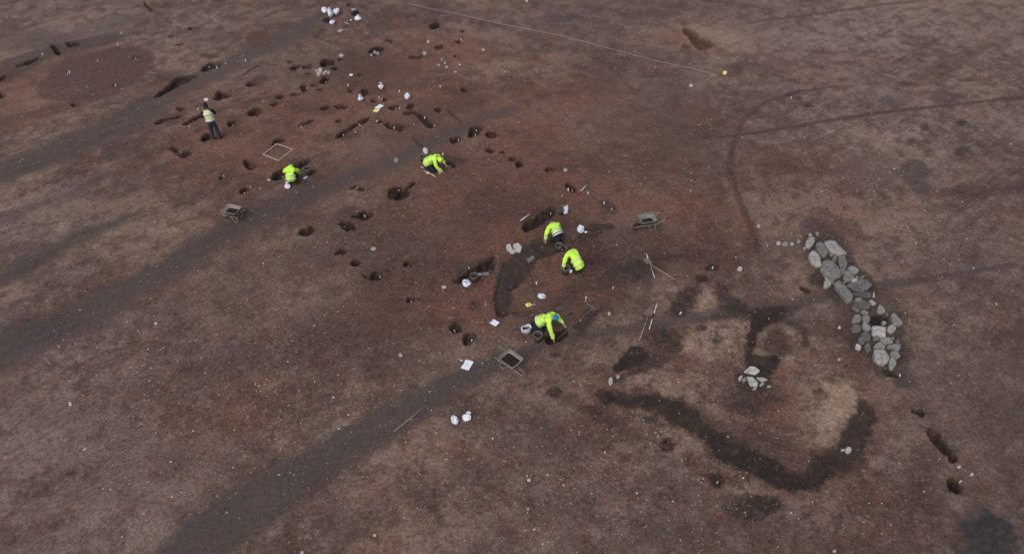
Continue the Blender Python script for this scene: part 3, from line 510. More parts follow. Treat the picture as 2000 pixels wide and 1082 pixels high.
def crumbs():
    g = np.random.default_rng(12); N = 60000; x = g.uniform(-30, 30, N); y = g.uniform(7.5, 44, N)
    i = np.clip(np.searchsorted(xs, x)-1, 0, NX-2); j = np.clip(np.searchsorted(ys, y)-1, 0, NY-2)
    near = np.zeros(N)
    for q in (6, -6):                                # denser round the lips of the dug features
        for ax in (0, 1):
            jj = np.clip(j+(q if ax == 0 else 0), 0, NY-1); ii = np.clip(i+(q if ax else 0), 0, NX-1); near = np.maximum(near, CUT[jj, ii])
    cl = vnoise(x, y, .8, 33, 3, .6); k = (g.random(N) < np.clip(.06+.35*np.clip(cl, 0, 1)+.75*near, 0, 1)) & (np.abs(x) < 3+.8*y) & (CUT[j, i] < .3)
    x, y, i, j = x[k], y[k], i[k], j[k]; N = len(x); r = np.clip(.012+g.gamma(1.4, .009, N), .01, .06)*(1+.01*(y-9)); z = Harr(x, y)
    base = np.array([(1, 0, .1), (.3, .95, 0), (-.8, .6, .1), (-.8, -.6, 0), (.3, -.95, .1), (0, 0, .8), (.1, .1, -.4)]); F = [(0, 1, 5), (1, 2, 5), (2, 3, 5), (3, 4, 5), (4, 0, 5)]
    a = g.uniform(0, 6.28, N); ca, sa = np.cos(a)[:, None], np.sin(a)[:, None]; B = base[None]*(1+g.uniform(-.35, .35, (N, 7, 3)))
    V = np.stack([(B[..., 0]*ca-B[..., 1]*sa)*r[:, None]+x[:, None], (B[..., 0]*sa+B[..., 1]*ca)*r[:, None]+y[:, None], B[..., 2]*r[:, None]+z[:, None]], -1)
    Fa = (np.array(F)[None]+7*np.arange(N)[:, None, None]).reshape(-1, 3); m = bpy.data.meshes.new("soil_crumbs"); m.vertices.add(N*7); m.vertices.foreach_set('co', V.astype(np.float32).ravel())
    m.loops.add(Fa.size); m.loops.foreach_set('vertex_index', Fa.ravel().astype(np.int32)); m.polygons.add(len(Fa)); m.polygons.foreach_set('loop_start', np.arange(0, Fa.size, 3, dtype=np.int32)); m.update(calc_edges=True)
    cc = COL[j, i]*g.uniform(.6, 1.35, N)[:, None]; at = m.color_attributes.new('tone', 'FLOAT_COLOR', 'POINT'); at.data.foreach_set('color', np.repeat(np.concatenate([cc, np.ones((N, 1))], 1), 7, 0).astype(np.float32).ravel())
    mt = mat("crumbly soil", (1, 1, 1), .95, .2, 30); nn = mt.node_tree; va = nn.nodes.new('ShaderNodeAttribute'); va.attribute_name = 'tone'; mx = [q for q in nn.nodes if q.bl_idname == 'ShaderNodeMix'][0]; nn.links.new(va.outputs['Color'], mx.inputs[6])
    m.materials.append(mt); o = bpy.data.objects.new("soil_crumbs", m); C.objects.link(o); tag(o, 'brown crumbs of loose soil lying on the stripped ground and round the pits', 'soil', kind='stuff')
crumbs()

# ---------------------------------------------------------------- stones
M_ST = mat("weathered stone", (1, 1, 1), .85, .34, 7, .6, objcol=True, detail=8)
def stone(px, h, tone, label, group=None, tint=(1.03, 1, .93), sink=.04, tilt=None, cat='stone', rnd=.5):
    P = [gp(*p, z=h*.6) for p in px]; c = sum(P, Vector())/len(P); z0 = min(H(p.x, p.y) for p in P+[c]); g = random.Random(label+str(px[0]))
    ln = len(P); P = smooth_poly([(p-c)*(.84 if ln == 18 else 1.0) for p in P], 1 if ln < 18 else 0, .11); P = [q_ for i_ in range(len(P)) for q_ in (P[i_], (P[i_]+P[(i_+1) % len(P)])/2)]; tone = tone*.95+.03; h *= .7 if ln < 18 else .55; size = max(p.length for p in P); nP = len(P)
    tx, ty = tilt or (g.uniform(-.12, .12), g.uniform(-.12, .12))
    lv = ((1.0-.10*rnd, -sink), (1.0, h*.45), (.985, h*.84), (.94, h*.99), (.76, h*1.03), (.42, h*1.04))
    bm = bmesh.new(); rings = []
    ph = [g.uniform(0, 6.28) for _ in range(4)]
    for s, z in lv:
        ring = []
        for p in P:
            a = math.atan2(p.y, p.x); k = 1+.025*math.sin(5*a+ph[0]+z*20)+.018*math.sin(9*a+ph[1])
            q = p*s*k; zz = z+(q.x*tx+q.y*ty if z > h*.3 else 0)+(h*.06*math.sin(q.x/size*5+ph[2])*math.sin(q.y/size*4+ph[3]) if z > h*.5 else 0)
            ring.append(bm.verts.new((q.x, q.y, zz)))
        rings.append(ring)
    for a, b_ in zip(rings, rings[1:]):
        for k in range(nP): bm.faces.new((a[k], a[(k+1) % nP], b_[(k+1) % nP], b_[k]))
    t = bm.verts.new((0, 0, h*1.04)); 
    for k in range(nP): bm.faces.new((rings[-1][k], rings[-1][(k+1) % nP], t))
    bm.faces.new(rings[0][::-1])
    for v in bm.verts: v.co += Vector((g.gauss(0, 1), g.gauss(0, 1), g.gauss(0, 1)))*size*.008
    o = link_bm('stone', bm, M_ST, smooth=True); o.location = (c.x, c.y, z0)
    if size > .1:
        md = o.modifiers.new('edge', 'EDGE_SPLIT'); md.split_angle = R(38)
    o.color = (tone*tint[0], tone*tint[1], tone*tint[2], 1)
    return tag(o, label, cat, group)
G1 = 'stones of the ruined wall'
A7 = lambda *p: Z(1560, 440, .1479, p)
A8 = lambda *p: Z(1640, 570, .1571, p)
for pts, h, t, lab in (
 (A7((335, 205), (425, 170), (490, 180), (560, 275), (640, 375), (560, 385), (410, 345), (350, 250)), .2, .30, 'big pale kite-shaped slab at the upper right of the stone wall'),
 (A7((90, 215), (130, 165), (200, 150), (222, 190), (200, 240), (155, 290), (100, 265)), .22, .29, 'pale rounded boulder at the top left end of the stone wall'),
 (A7((220, 250), (270, 212), (330, 240), (360, 290), (395, 355), (355, 405), (290, 390), (245, 325)), .18, .135, 'dark brownish boulder between the kite-shaped slab and the pale oval boulder'),
 (A7((130, 390), (180, 330), (235, 355), (290, 430), (305, 520), (250, 530), (180, 490), (150, 440)), .24, .31, 'pale creamy oval boulder on the left side of the upper wall'),
 (A7((285, 575), (320, 460), (380, 440), (450, 470), (510, 530), (548, 600), (555, 680), (480, 700), (400, 680), (320, 630)), .2, .165, 'largest dark grey flat slab in the middle of the upper wall'),
 (A7((510, 440), (560, 395), (615, 410), (650, 470), (635, 545), (550, 560), (535, 500)), .16, .13, 'rounded mid grey stone directly below the kite-shaped slab'),
 (A7((435, 430), (480, 395), (515, 420), (490, 470), (450, 465)), .1, .12, 'small dark stone wedged left of the rounded grey stone'),
 (A7((400, 375), (440, 362), (470, 380), (440, 405)), .08, .17, 'tiny stone tucked under the lower edge of the kite-shaped slab'),
 (A7((550, 580), (610, 555), (630, 620), (580, 655), (545, 620)), .14, .14, 'small squarish grey stone touching the right of the largest dark slab'),
 (A7((580, 680), (640, 580), (700, 630), (740, 680), (690, 725), (630, 735)), .16, .16, 'three-cornered grey stone right of the largest dark slab'),
 (A7((645, 560), (690, 530), (760, 555), (805, 595), (740, 645), (700, 610)), .18, .24, 'pale brown-grey stone at the outer right edge of the upper wall'),
 (A7((690, 715), (740, 695), (785, 715), (750, 745), (705, 742)), .1, .40, 'small white oval stone lying on the broad sunken slab'),
 (A7((620, 780), (760, 730), (820, 705), (920, 725), (970, 800), (900, 850), (830, 870), (760, 850), (690, 840)), .07, .10, 'broad dark sunken slab right of the long block'),
 (A7((465, 755), (545, 712), (600, 770), (680, 860), (725, 965), (670, 1015), (620, 990), (550, 890), (490, 810)), .22, .17, 'long rectangular grey block near the middle of the wall'),
 (A7((335, 745), (370, 705), (420, 730), (432, 780), (375, 815), (335, 795)), .2, .29, 'pale rounded stone left of the long block'),
 (A7((345, 680), (380, 685), (372, 705), (350, 702)), .06, .34, 'tiny pale pebble above the pale rounded stone left of the long block'),
 (A7((740, 970), (790, 945), (850, 970), (800, 1005), (750, 1000)), .1, .23, 'small pinkish stone just right of the lower end of the long block'),
 (A7((930, 990), (985, 1000), (1028, 1030), (990, 1050), (955, 1030)), .1, .34, 'small pale pointed stone at the gap between the two halves of the wall'),
 (A7((975, 930), (990, 875), (1010, 940), (985, 945)), .1, .34, 'small upright white splinter of stone right of the broad sunken slab'),
 (A7((125, 115), (155, 100), (185, 125), (150, 145)), .09, .3, 'left one of two small pale stones at the top end of the wall'),
 (A7((220, 90), (260, 80), (275, 115), (240, 130)), .09, .28, 'right one of two small pale stones at the top end of the wall'),
 (A7((55, 290), (80, 278), (100, 305), (75, 328)), .09, .26, 'small stone lying alone left of the wall top, level with the dark boulder'),
 (A7((750, 670), (790, 665), (790, 700), (755, 700)), .09, .2, 'small grey stone just above the white oval stone'),
 (A7((810, 665), (870, 660), (870, 685), (820, 690)), .07, .17, 'small flat stone at the upper edge of the broad sunken slab'),
 (A7((400, 705), (460, 710), (465, 760), (440, 770)), .1, .17, 'small stone squeezed between pale rounded stone and long block'),
 (A8((465, 200), (500, 155), (530, 170), (570, 250), (520, 262), (470, 235)), .2, .25, 'pale triangular stone at the upper right of the lower wall'),
 (A8((260, 240), (300, 222), (360, 255), (350, 275), (280, 270)), .12, .2, 'narrow oval stone at the top of the lower wall'),
 (A8((145, 190), (240, 215), (252, 240), (215, 250)), .06, .13, 'dark thin stone lying left of the narrow oval stone'),
 (A8((176, 285), (250, 278), (270, 330), (250, 370), (145, 375)), .17, .18, 'grey wedge-shaped block at the upper left of the lower wall'),
 (A8((270, 295), (350, 285), (380, 300), (375, 360), (345, 390), (290, 360)), .17, .185, 'grey blunt stone right of the wedge-shaped block'),
 (A8((275, 400), (310, 380), (385, 430), (385, 465), (350, 475), (290, 445)), .16, .23, 'pale grey lozenge stone left of the white split block'),
 (A8((130, 450), (180, 405), (250, 410), (275, 460), (230, 505), (160, 490)), .12, .10, 'dark round stone at the left edge of the lower wall'),
 (A8((250, 530), (320, 480), (390, 530), (380, 600), (330, 610), (270, 570)), .15, .095, 'dark stone in the left middle of the lower wall'),
 (A8((220, 590), (260, 560), (315, 612), (300, 650), (240, 640)), .12, .10, 'dark small stone above left of the white square stone'),
 (A8((300, 680), (350, 625), (385, 660), (385, 740), (350, 755)), .14, .115, 'dark three-cornered stone left of the big pale hexagonal slab'),
 (A8((540, 325), (600, 320), (645, 375), (635, 410), (580, 420), (550, 375)), .18, .31, 'pale stone above the white cube-like stone'),
 (A8((625, 300), (665, 262), (700, 280), (750, 330), (795, 390), (740, 415), (680, 405), (650, 370)), .18, .2, 'flat grey pointed slab at the right edge of the lower wall'),
 (A8((590, 440), (640, 405), (700, 415), (695, 480), (650, 508), (595, 480)), .2, .31, 'pale cube-like stone right of the white split block'),
 (A8((395, 430), (440, 422), (580, 440), (575, 500), (500, 480), (410, 460)), .2, .40, 'upper half of the white split block in the lower wall'),
 (A8((400, 472), (500, 492), (575, 512), (570, 555), (520, 550), (410, 528)), .17, .42, 'lower half of the white split block in the lower wall'),
 (A8((410, 575), (440, 545), (490, 560), (485, 600), (420, 605)), .1, .12, 'small dark stone just below the white split block'),
 (A8((495, 572), (620, 563), (670, 620), (650, 635), (560, 645), (505, 610)), .15, .24, 'flat pale slab under the white split block and cube-like stone'),
 (A8((415, 700), (440, 650), (500, 625), (575, 670), (560, 700), (500, 712)), .16, .22, 'oval grey stone resting against the top of the big hexagonal slab'),
 (A8((590, 660), (740, 650), (760, 665), (745, 720), (700, 735), (660, 700), (595, 690)), .15, .205, 'bent grey slab at the lower right edge of the wall'),
 (A8((615, 770), (650, 740), (720, 750), (760, 800), (710, 830), (640, 815)), .13, .18, 'grey rounded stone below the bent grey slab'),
 (A8((415, 745), (440, 728), (550, 722), (620, 800), (625, 850), (560, 895), (500, 885), (430, 830)), .25, .30, 'big pale hexagonal slab near the lower end of the wall'),
 (A8((605, 880), (640, 815), (700, 850), (705, 900), (655, 972), (620, 950)), .2, .26, 'pinkish egg-shaped stone, last at the lower end of the wall'),
 (A8((640, 560), (670, 560), (680, 590), (650, 590)), .08, .2, 'tiny stone right of the flat pale slab'),
 (A8((140, 195), (195, 125), (300, 98), (395, 150), (375, 205), (255, 212)), .07, .075, 'broad dark brown flat slab joining the upper and lower halves of the wall'),
 (A7((700, 885), (830, 872), (965, 880), (960, 950), (860, 952), (760, 935)), .05, .07, 'brown earth-stained slab sunk below the broad dark sunken slab'),
 (A8((560, 270), (600, 255), (612, 290), (580, 305)), .06, .1, 'small dark cobble between triangular stone and flat pointed slab'),
 (A8((690, 610), (735, 600), (740, 640), (700, 645)), .07, .12, 'small dark cobble right of the flat pale slab'),
 (A8((500, 715), (560, 708), (580, 726), (520, 730)), .08, .12, 'thin stone squeezed behind the big pale hexagonal slab'),
 ): stone(pts, h, t, lab, G1)
stone(A8((195, 680), (210, 638), (262, 665), (255, 722), (200, 705)), .1, .48, 'squarish creamy white stone lying left of the lower wall', tint=(1, .92, .84))
for pts, h, t, lab in (
 (z8((385, 355), (410, 346), (422, 375), (405, 385), (388, 375)), .14, .4, 'left upper cobble of three pale cobbles beside the curved trench'),
 (z8((425, 350), (455, 340), (482, 365), (470, 388), (440, 388)), .16, .42, 'largest of three pale cobbles beside the curved trench'),
 (z8((400, 385), (425, 375), (442, 392), (420, 400)), .12, .44, 'lowest of three pale cobbles beside the curved trench'),
 (z8((503, 432), (545, 415), (560, 430), (520, 452)), .12, .12, 'dirty dark cobble lying inside the curved trench'),
 (z8((130, 528), (150, 522), (152, 542), (135, 545)), .1, .32, 'small tan stone on the edge of the slot beside the bag'),
 (Z(1400, 680, .0924, ((565, 485), (700, 372), (830, 395), (920, 465), (830, 540), (740, 535))), .09, .40, 'pale lens-shaped slab standing over the shattered stone'),
 (Z(1400, 680, .0924, ((625, 600), (760, 605), (880, 720), (850, 815), (710, 790))), .06, .36, 'largest broken plate of the shattered stone'),
 (Z(1400, 680, .0924, ((460, 600), (555, 560), (520, 640), (490, 690), (465, 660))), .08, .36, 'leftmost flake of the shattered stone'),
 (Z(1400, 680, .0924, ((525, 640), (600, 600), (640, 650), (570, 720))), .08, .22, 'darker flake between leftmost flake and largest plate'),
 (Z(1400, 680, .0924, ((840, 605), (1000, 610), (1080, 665), (980, 690), (900, 670))), .07, .33, 'long upper right flake of the shattered stone'),
 (Z(1400, 680, .0924, ((900, 770), (960, 700), (1020, 740), (930, 790))), .06, .27, 'small lower right flake of the shattered stone'),
 (Z(1400, 680, .0924, ((755, 840), (845, 825), (830, 860), (770, 870))), .06, .33, 'small chip just below the largest broken plate'),
 (Z(1400, 680, .0924, ((1065, 780), (1150, 775), (1150, 810), (1070, 820))), .06, .33, 'small chip lying farthest right of the shattered stone'),
 (zb((515, 570), (560, 470), (620, 460), (635, 530), (590, 590), (540, 595)), .2, .36, 'large upright pale slab between two dark pits'),
 (zb((620, 580), (690, 510), (715, 540), (680, 580), (630, 590)), .15, .34, 'narrow pale slab leaning beside the large upright slab'),
 (zb((530, 680), (570, 655), (625, 690), (610, 720), (560, 710)), .1, .34, 'pale cobble at the left lip of a dark pit below the slabs'),
 (zb((640, 625), (670, 612), (690, 630), (665, 648)), .08, .38, 'small white cobble at the upper lip of a dark pit below the slabs'),
 (zb((915, 235), (960, 218), (1010, 245), (970, 270), (920, 260)), .12, .42, 'oval creamy stone lying alone above right of the pit cluster'),
 (Z(610, 0, .0739, ((645, 800), (760, 745), (830, 785), (730, 845))), .1, .3, 'flat grey slab on the soil below the heap of white bags'),
 (ell(773.5, 311.5, 5.5, 5), .14, .22, 'round grey cobble alone on the trodden path'),
 (ell(1193, 742, 5, 8), .14, .36, 'pale greenish upright stone at the tip of the dark patch'),
 (ell(1207, 733.5, 4.5, 4), .08, .3, 'small stone just right of the pale greenish stone'),
 (ell(1658, 876.5, 7, 7), .16, .4, 'pale round stone on the dark soil band, lower right'),
 (ell(1647, 877.5, 5, 2.5), .06, .36, 'small flat chip beside the pale round stone on the dark band'),
 (ell(1445, 524, 6, 4.5), .12, .36, 'pale cobble alone on bare soil left of the wall'),
 (ell(1482, 440, 4, 3.2), .1, .34, 'small tan cobble near the curving dark line left of the wall'),
 (ell(1521, 473.5, 5.5, 4), .1, .36, 'leftmost of a row of three stones left of the wall top'),
 (ell(1534, 475, 8, 4.5), .1, .22, 'middle oblong stone in the row of three left of the wall top'),
 (ell(1547, 475, 4, 4), .09, .33, 'rightmost of the row of three stones left of the wall top'),
 (ell(1560, 470, 4, 4), .08, .28, 'small brown stone between the row of three and the wall'),
 (ell(1794, 811, 7.5, 3, -20), .08, .42, 'pale oblong stone in the lip of the small slot at lower right'),
 (ell(1873, 911, 5, 3.5), .08, .38, 'pale greenish pebble at the end of the long narrow slot'),
 (ell(1898, 926, 4, 3.5), .08, .42, 'white pebble right of the end of the long narrow slot'),
 (ell(829, 103, 5, 4), .1, .32, 'pale flat stone above two small joined pits'),
 (ell(893, 104, 4, 3), .08, .38, 'pale stone at the rim of a faint pit on the reddish soil'),
 (ell(863, 115, 3, 3.5), .08, .24, 'grey stone in a small cluster on the reddish soil'),
 (ell(869, 122, 3.5, 2.5), .07, .3, 'tan stone below the grey one in the small cluster'),
 (ell(857, 126.5, 3.5, 2), .07, .32, 'pale flat stone lowest in the small cluster on the reddish soil'),
 (ell(872, 130.5, 3, 1.8), .07, .42, 'white pebble right of the small cluster on reddish soil'),
 (ell(898, 126, 2.4, 2), .06, .46, 'white round pebble between cluster and tan patch'),
 (ell(944, 96.5, 3, 2.2), .07, .46, 'white pebble near the tan patch left of the measuring tape'),
 (ell(836.5, 81, 2.6, 2.4), .07, .5, 'bright white pebble below the black rucksack'),
 (ell(889.5, 140, 2.6, 1.6), .06, .42, 'white pebble farthest below the cluster of stones'),
 (ell(1350, 166, 4.5, 2.6), .08, .45, 'white pebble pair below the end of the measuring tape'),
 (ell(1028.5, 2.5, 3, 2), .07, .5, 'white pebble at the very top edge near the tape'),
 (ell(867, 559, 6, 3.5), .06, .36, 'pale flat chip left of the long slot and bag'),
 (ell(1032.5, 893, 3, 2.5), .07, .5, 'bright pebble far below the barrow on gravelly soil') if False else (ell(1033, 935.5, 4.5, 3), .07, .45, 'bright white pebble on the gravelly soil at bottom centre'),
 (ell(590, 1078, 5, 4), .09, .36, 'pale pebble at the bottom edge of the grey track'),
 (ell(731.5, 1043.5, 3.5, 3), .07, .5, 'white pebble low down right of the grey track'),
 (ell(1119, 612, 2.5, 2.5), .04, .3, 'tiny stone between the two dark stains') if False else (ell(1190, 610.5, 3.2, 4), .09, .45, 'white stone on bare tan soil left of the leaning shovel'),
 (ell(836, 746, 6, 0), .1, .1, 'x') if False else (ell(782, 692, 5, 3.5), .07, .3, 'pinkish brown cobble left of the lower clipboard'),
 (ell(729, 485, 7, 4), .06, .3, 'pale stone in the soil above the double pit, centre left'),
 (ell(1630, 1075, 4, 3), .08, .4, 'pale pebble at the bottom edge below the dark band'),
 (ell(137, 788, 4, 4), .08, .42, 'white cobble on bare soil at lower left'),
 (ell(304, 630, 4, 3), .08, .42, 'white cobble above the gravelly patch, left'),
 (ell(1640, 638, 3.5, 3), .07, .45, 'small white stone near the dark hole left of the lower wall'),
 (ell(1639, 701, 4, 3.5), .08, .32, 'grey-blue pebble left of the lower end of the wall'),
 (ell(836, 337.5, 5, 3), .05, .5, 'white chip beside the short rod of the kneeling digger'),
 (ell(859, 337, 4, 2.6), .06, .34, 'pale stone below the hand of the digger in the centre'),
 (ell(884, 308, 6, 4), .12, .24, 'grey cobble on the dark spoil right of the central digger'),
 (ell(877, 314, 4, 3), .1, .2, 'dark cobble on the spoil beside the grey cobble'),
 (ell(525, 350, 4, 2.5), .05, .36, 'pale chip left of the slot where the digger kneels'),
 (ell(906, 715, .1, .1), .1, .1, 'x') if False else (ell(901.5, 702.5, 4, 2.2), .05, .42, 'pinkish white stone at the corner of the lower clipboard'),
 (ell(724, 103, 4, 3.2), .13, .25, 'left stone of a few packed into a small dark pit'),
 (ell(617, 137, 3, 2.5), .08, .3, 'small stone left of the large upright slab between pits'),
 (ell(585, 133, 3, 2), .06, .3, 'small stone between two small pits left of the upright slab'),
 (ell(641, 141, 4, 3), .1, .33, 'stone right behind the narrow leaning slab'),
 (ell(1135, 372, 3.5, 2.5), .07, .3, 'small pale stone just left of the lone scale rod'),
 (ell(1104, 331, 5, 3.5), .08, .3, 'pinkish cobble on reddish soil above the scale rods'),
 (ell(731, 97, 4, 3.2), .13, .22, 'top stone of a few packed into a small dark pit'),
 (ell(737, 99, 4, 3.2), .13, .25, 'right stone of a few packed into a small dark pit'),
 ): stone(pts, h, t*1.12, lab, tint=(1, .96, .89))

# ---------------------------------------------------------------- small white tags in the pits
M_TAG = mat("white plastic", (.82, .82, .82), .5, .05)
tagme = None
def tags():
    global tagme
    bm = bmesh.new(); box(bm, (0, 0, .03), (.022, .008, .08)); box(bm, (0, .001, .095), (.036, .012, .075))
    bmesh.ops.bevel(bm, geom=bm.edges[:], offset=.002, segments=1, affect='EDGES')
    o0 = link_bm('plant_tag', bm, M_TAG); first = True
    pts = z2((510, 260), (645, 260), (265, 625), (430, 618), (390, 690), (365, 752), (843, 647), (702, 716), (1085, 515), (1035, 565), (1235, 733), (1025, 862), (280, 940), (345, 957), (800, 240), (575, 295), (940, 552))
    pts += z3((1228, 278), (790, 645), (667, 702), (795, 765), (765, 742), (520, 885), (485, 930), (400, 945), (1328, 915), (1210, 965), (755, 865), (800, 867), (1340, 893), (1085, 610), (1248, 632), (1042, 888), (640, 850), (145, 615), (430, 605), (100, 885), (650, 690))
    pts += z5((885, 262), (1145, 232), (1150, 342), (1228, 348), (1295, 395), (1360, 432), (505, 608), (215, 600), (115, 842), (260, 770), (75, 1050), (812, 370), (680, 95))
    pts += z4((498, 412), (650, 498), (680, 488), (1072, 815), (698, 348), (905, 372), (1325, 738), (1420, 1025))
    pts += z8((510, 242), (170, 487), (85, 828), (182, 898), (1007, 148), (870, 55), (650, 140), (1012, 608), (820, 795), (565, 580))
    pts += [(740, 532), (717, 538), (797, 513), (802, 583), (1075, 333), (1119, 366), (1392, 521), (1327, 612), (1400, 942), (1846, 882), (1873, 941), (1757, 735), (1545, 192), (1110, 372), (1180, 396)]
    pts += zl((855, 240), (475, 520), (810, 602), (960, 415), (300, 385), (490, 510), (690, 430), (835, 320))
    for p in pts:
        o = o0 if first else o0.copy()
        if not first: C.objects.link(o)
        first = False; g = random.Random(str(p)); o.location = on(p[0], p[1]+2, -.02); o.rotation_euler = (g.uniform(-.5, .3), g.uniform(-.3, .3), g.uniform(-.6, .6)); s = g.uniform(.75, 1.15); o.scale = (s, s, s)
        tag(o, 'small white plastic tag marking a dug pit or dark stain in the brown soil', 'tag', 'white plastic tags marking the dug features')
tags()

# ---------------------------------------------------------------- wheelbarrows
M_GALV = mat("galvanised steel", srgb(150, 148, 145), .5, .18, 7, .05, metal=.25, col2=srgb(118, 112, 106))
M_GRN = mat("green tinted steel tray", srgb(140, 148, 136), .5, .18, 7, .05, metal=.2, col2=srgb(110, 112, 102))
M_PINK = mat("faded pinkish tray", srgb(156, 142, 138), .6, .18, 7, .05, metal=.1, col2=srgb(126, 112, 108))
M_TYRE = mat("tyre rubber", (.03, .03, .03), .8, .2); M_TYREG = mat("dusty grey tyre", srgb(96, 98, 92), .8, .2)
M_RED = mat("red painted steel", srgb(140, 30, 40), .5, .2, 12); M_SOIL = mat("damp dug soil", tuple(soil(46, 35, 31)), .95, .45, 14, 1.0, detail=8)
M_WHEELG = mat("grey green rim", srgb(110, 118, 110), .6, .2, 12)
def barrow(cpx, wpx, yaw, label, mtray, mrim, mtyre, soil_z=.42, hl=0.0, mwheel=None):
    c = gp(*cpx, z=.55); root = empty('wheelbarrow', (c.x, c.y, H(c.x, c.y)), R(yaw), label=label, cat='wheelbarrow', group='wheelbarrows around the excavation'); root.scale = (.93, .93, .93)
    # tray: outer and inner shell with rolled rim, +x towards the wheel
    def loop(lx, ly, ox, z, r, nn=6):
        o = []
        for sx, sy in ((1, 1), (-1, 1), (-1, -1), (1, -1)):
            a0 = math.atan2(sy, sx)-math.pi/4
            for k in range(nn):
                a = a0+k/(nn-1)*math.pi/2; a = {(1, 1): 0, (-1, 1): 1, (-1, -1): 2, (1, -1): 3}[(sx, sy)]*math.pi/2+k/(nn-1)*math.pi/2
                o.append(Vector((ox+sx*(lx/2-r)+r*math.cos(a), sy*(ly/2-r)+r*math.sin(a), z)))
        return o
    bm = bmesh.new(); prof = [(.40, .26, -.02, .34, .07), (.52, .39, .0, .42, .08), (.70, .57, .02, .54, .09), (.69, .56, .02, .545, .09), (.51, .38, .0, .425, .08), (.39, .25, -.02, .35, .07)]
    rings = [[bm.verts.new(p) for p in loop(lx, ly, ox, z, r)] for lx, ly, ox, z, r in prof]; m = len(rings[0])
    for a, b_ in zip(rings, rings[1:]):
        for k in range(m): bm.faces.new((a[k], a[(k+1) % m], b_[(k+1) % m], b_[k]))
    bm.faces.new(rings[0][::-1]); bm.faces.new(rings[-1])
    link_bm('tray', bm, mtray, root, True, True)
    bm = bmesh.new(); tube(bm, loop(.70, .57, .02, .545, .09), .015, 8, closed=True); link_bm('rim', bm, mrim, root, True)
    # soil heaped in the tray
    bm = bmesh.new(); g = random.Random(label); nR = 7; L0 = loop(.39+(soil_z-.35)*1.6, .25+(soil_z-.35)*1.7, .0, soil_z, .08); rr = []
    for i in range(nR):
        s = 1-i/nR; rr.append([bm.verts.new((p.x*s, p.y*s, soil_z+.05*(1-s*s)+g.uniform(-.012, .012))) for p in L0])
    for a, b_ in zip(rr, rr[1:]):
        for k in range(m): bm.faces.new((a[k], a[(k+1) % m], b_[(k+1) % m], b_[k]))
    bm.faces.new(rr[-1]); link_bm('soil_load', bm, M_SOIL, root, True)
    bm = bmesh.new()
    fr = [(-.78+hl, .27, .56-hl*.3), (-.6+hl*.6, .26, .50-hl*.3), (-.3, .2, .30), (.1, .16, .27), (.38, .10, .22), (.58, .10, .21), (.68, .06, .21), (.70, 0, .21)]
    full = fr+[(x, -y, z) for x, y, z in fr[-2::-1]]
    tube(bm, full, .017, 8); link_bm('frame', bm, mrim, root, True)
    for s in (1, -1):
        bm = bmesh.new(); tube(bm, [(-.80+hl, s*.271, .567-hl*.3), (-.66+hl*.8, s*.265, .52-hl*.3)], .024, 8); link_bm('grip', bm, M_TYRE, root, True)
        bm = bmesh.new(); tube(bm, [(.05, s*.17, .28), (-.18, s*.2, .02), (-.30, s*.2, .02), (-.30, s*.2, .3)], .014, 8); link_bm('leg', bm, mrim, root, True)
    bm = bmesh.new(); tube(bm, [(.48+.135*math.cos(a), 0, .19+.135*math.sin(a)) for a in [2*math.pi*k/20 for k in range(20)]], .045, 10, closed=True)
    wh = link_bm('tyre', bm, mtyre, root, True)
    bm = bmesh.new()
    for k in range(20):
        pass
    ring = []
    for sy in (-.03, .03):
        ring.append([bm.verts.new((.48+.1*math.cos(2*math.pi*k/20), sy, .19+.1*math.sin(2*math.pi*k/20))) for k in range(20)])
    for k in range(20): bm.faces.new((ring[0][k], ring[0][(k+1) % 20], ring[1][(k+1) % 20], ring[1][k]))
    bm.faces.new(ring[0]); bm.faces.new(ring[1][::-1]); tube(bm, [(.48, -.1, .2), (.48, .1, .2)], .012, 8)
    link_bm('wheel_rim', bm, mwheel or M_RED, root)
    return root
barrow((451.4, 406), 0, 163, 'pinkish grey wheelbarrow with dark soil, left of the diggers, wheel towards the lower left', M_PINK, M_PINK, M_TYREG, .43, .26, M_WHEELG)
barrow((1266, 424), 0, 195, 'green-grey wheelbarrow with little soil and raised handles, right of the diggers', M_GRN, M_GRN, M_TYRE, .385)
barrow((997, 697), 0, -42, 'grey wheelbarrow full of dark soil near the blue-hatted digger, wheel towards the viewer', M_GALV, M_GALV, M_TYREG, .45, .2)

# ---------------------------------------------------------------- buckets
M_BKT = mat("dusty black bucket plastic", srgb(70, 70, 66), .7, .2, 10); M_BKR = mat("muddy bucket rim", srgb(122, 112, 102), .8, .25, 12)
def bucket(px, py, label, soil_h=.1, tilt=(0, 0), handle=0, s=1.0):
    c = gp(px, py, .28); root = empty('bucket', (c.x, c.y, H(c.x, c.y)+.005), R(handle), label=label, cat='bucket', group='black rubber buckets'); root.rotation_euler[0], root.rotation_euler[1] = tilt; root.scale = (s, s, s)
    bm = bmesh.new(); r = lathe(bm, [(.105, 0), (.125, .12), (.145, .27), (.138, .27), (.118, .12), (.1, .02)]); bm.faces.new(r[0][::-1]); bm.faces.new(r[-1]); link_bm('body', bm, M_BKT, root, True)
    bm = bmesh.new(); tube(bm, [(.147*math.cos(a), .147*math.sin(a), .272) for a in [2*math.pi*k/28 for k in range(28)]], .012, 8, closed=True); link_bm('rim', bm, M_BKR, root, True)
    bm = bmesh.new(); tube(bm, [(.15*math.cos(a), .15*math.sin(a)*.75-.03, .27+.05*math.sin(a)*0+.03*abs(math.sin(a))) for a in [math.pi*k/10 for k in range(11)]], .005, 6); link_bm('handle', bm, M_BKR, root, True)
    bm = bmesh.new(); r = lathe(bm, [(.118, soil_h), (.08, soil_h+.02), (.03, soil_h+.03)]); bm.faces.new(r[-1]); link_bm('soil_load', bm, M_SOIL, root, True)
    return root
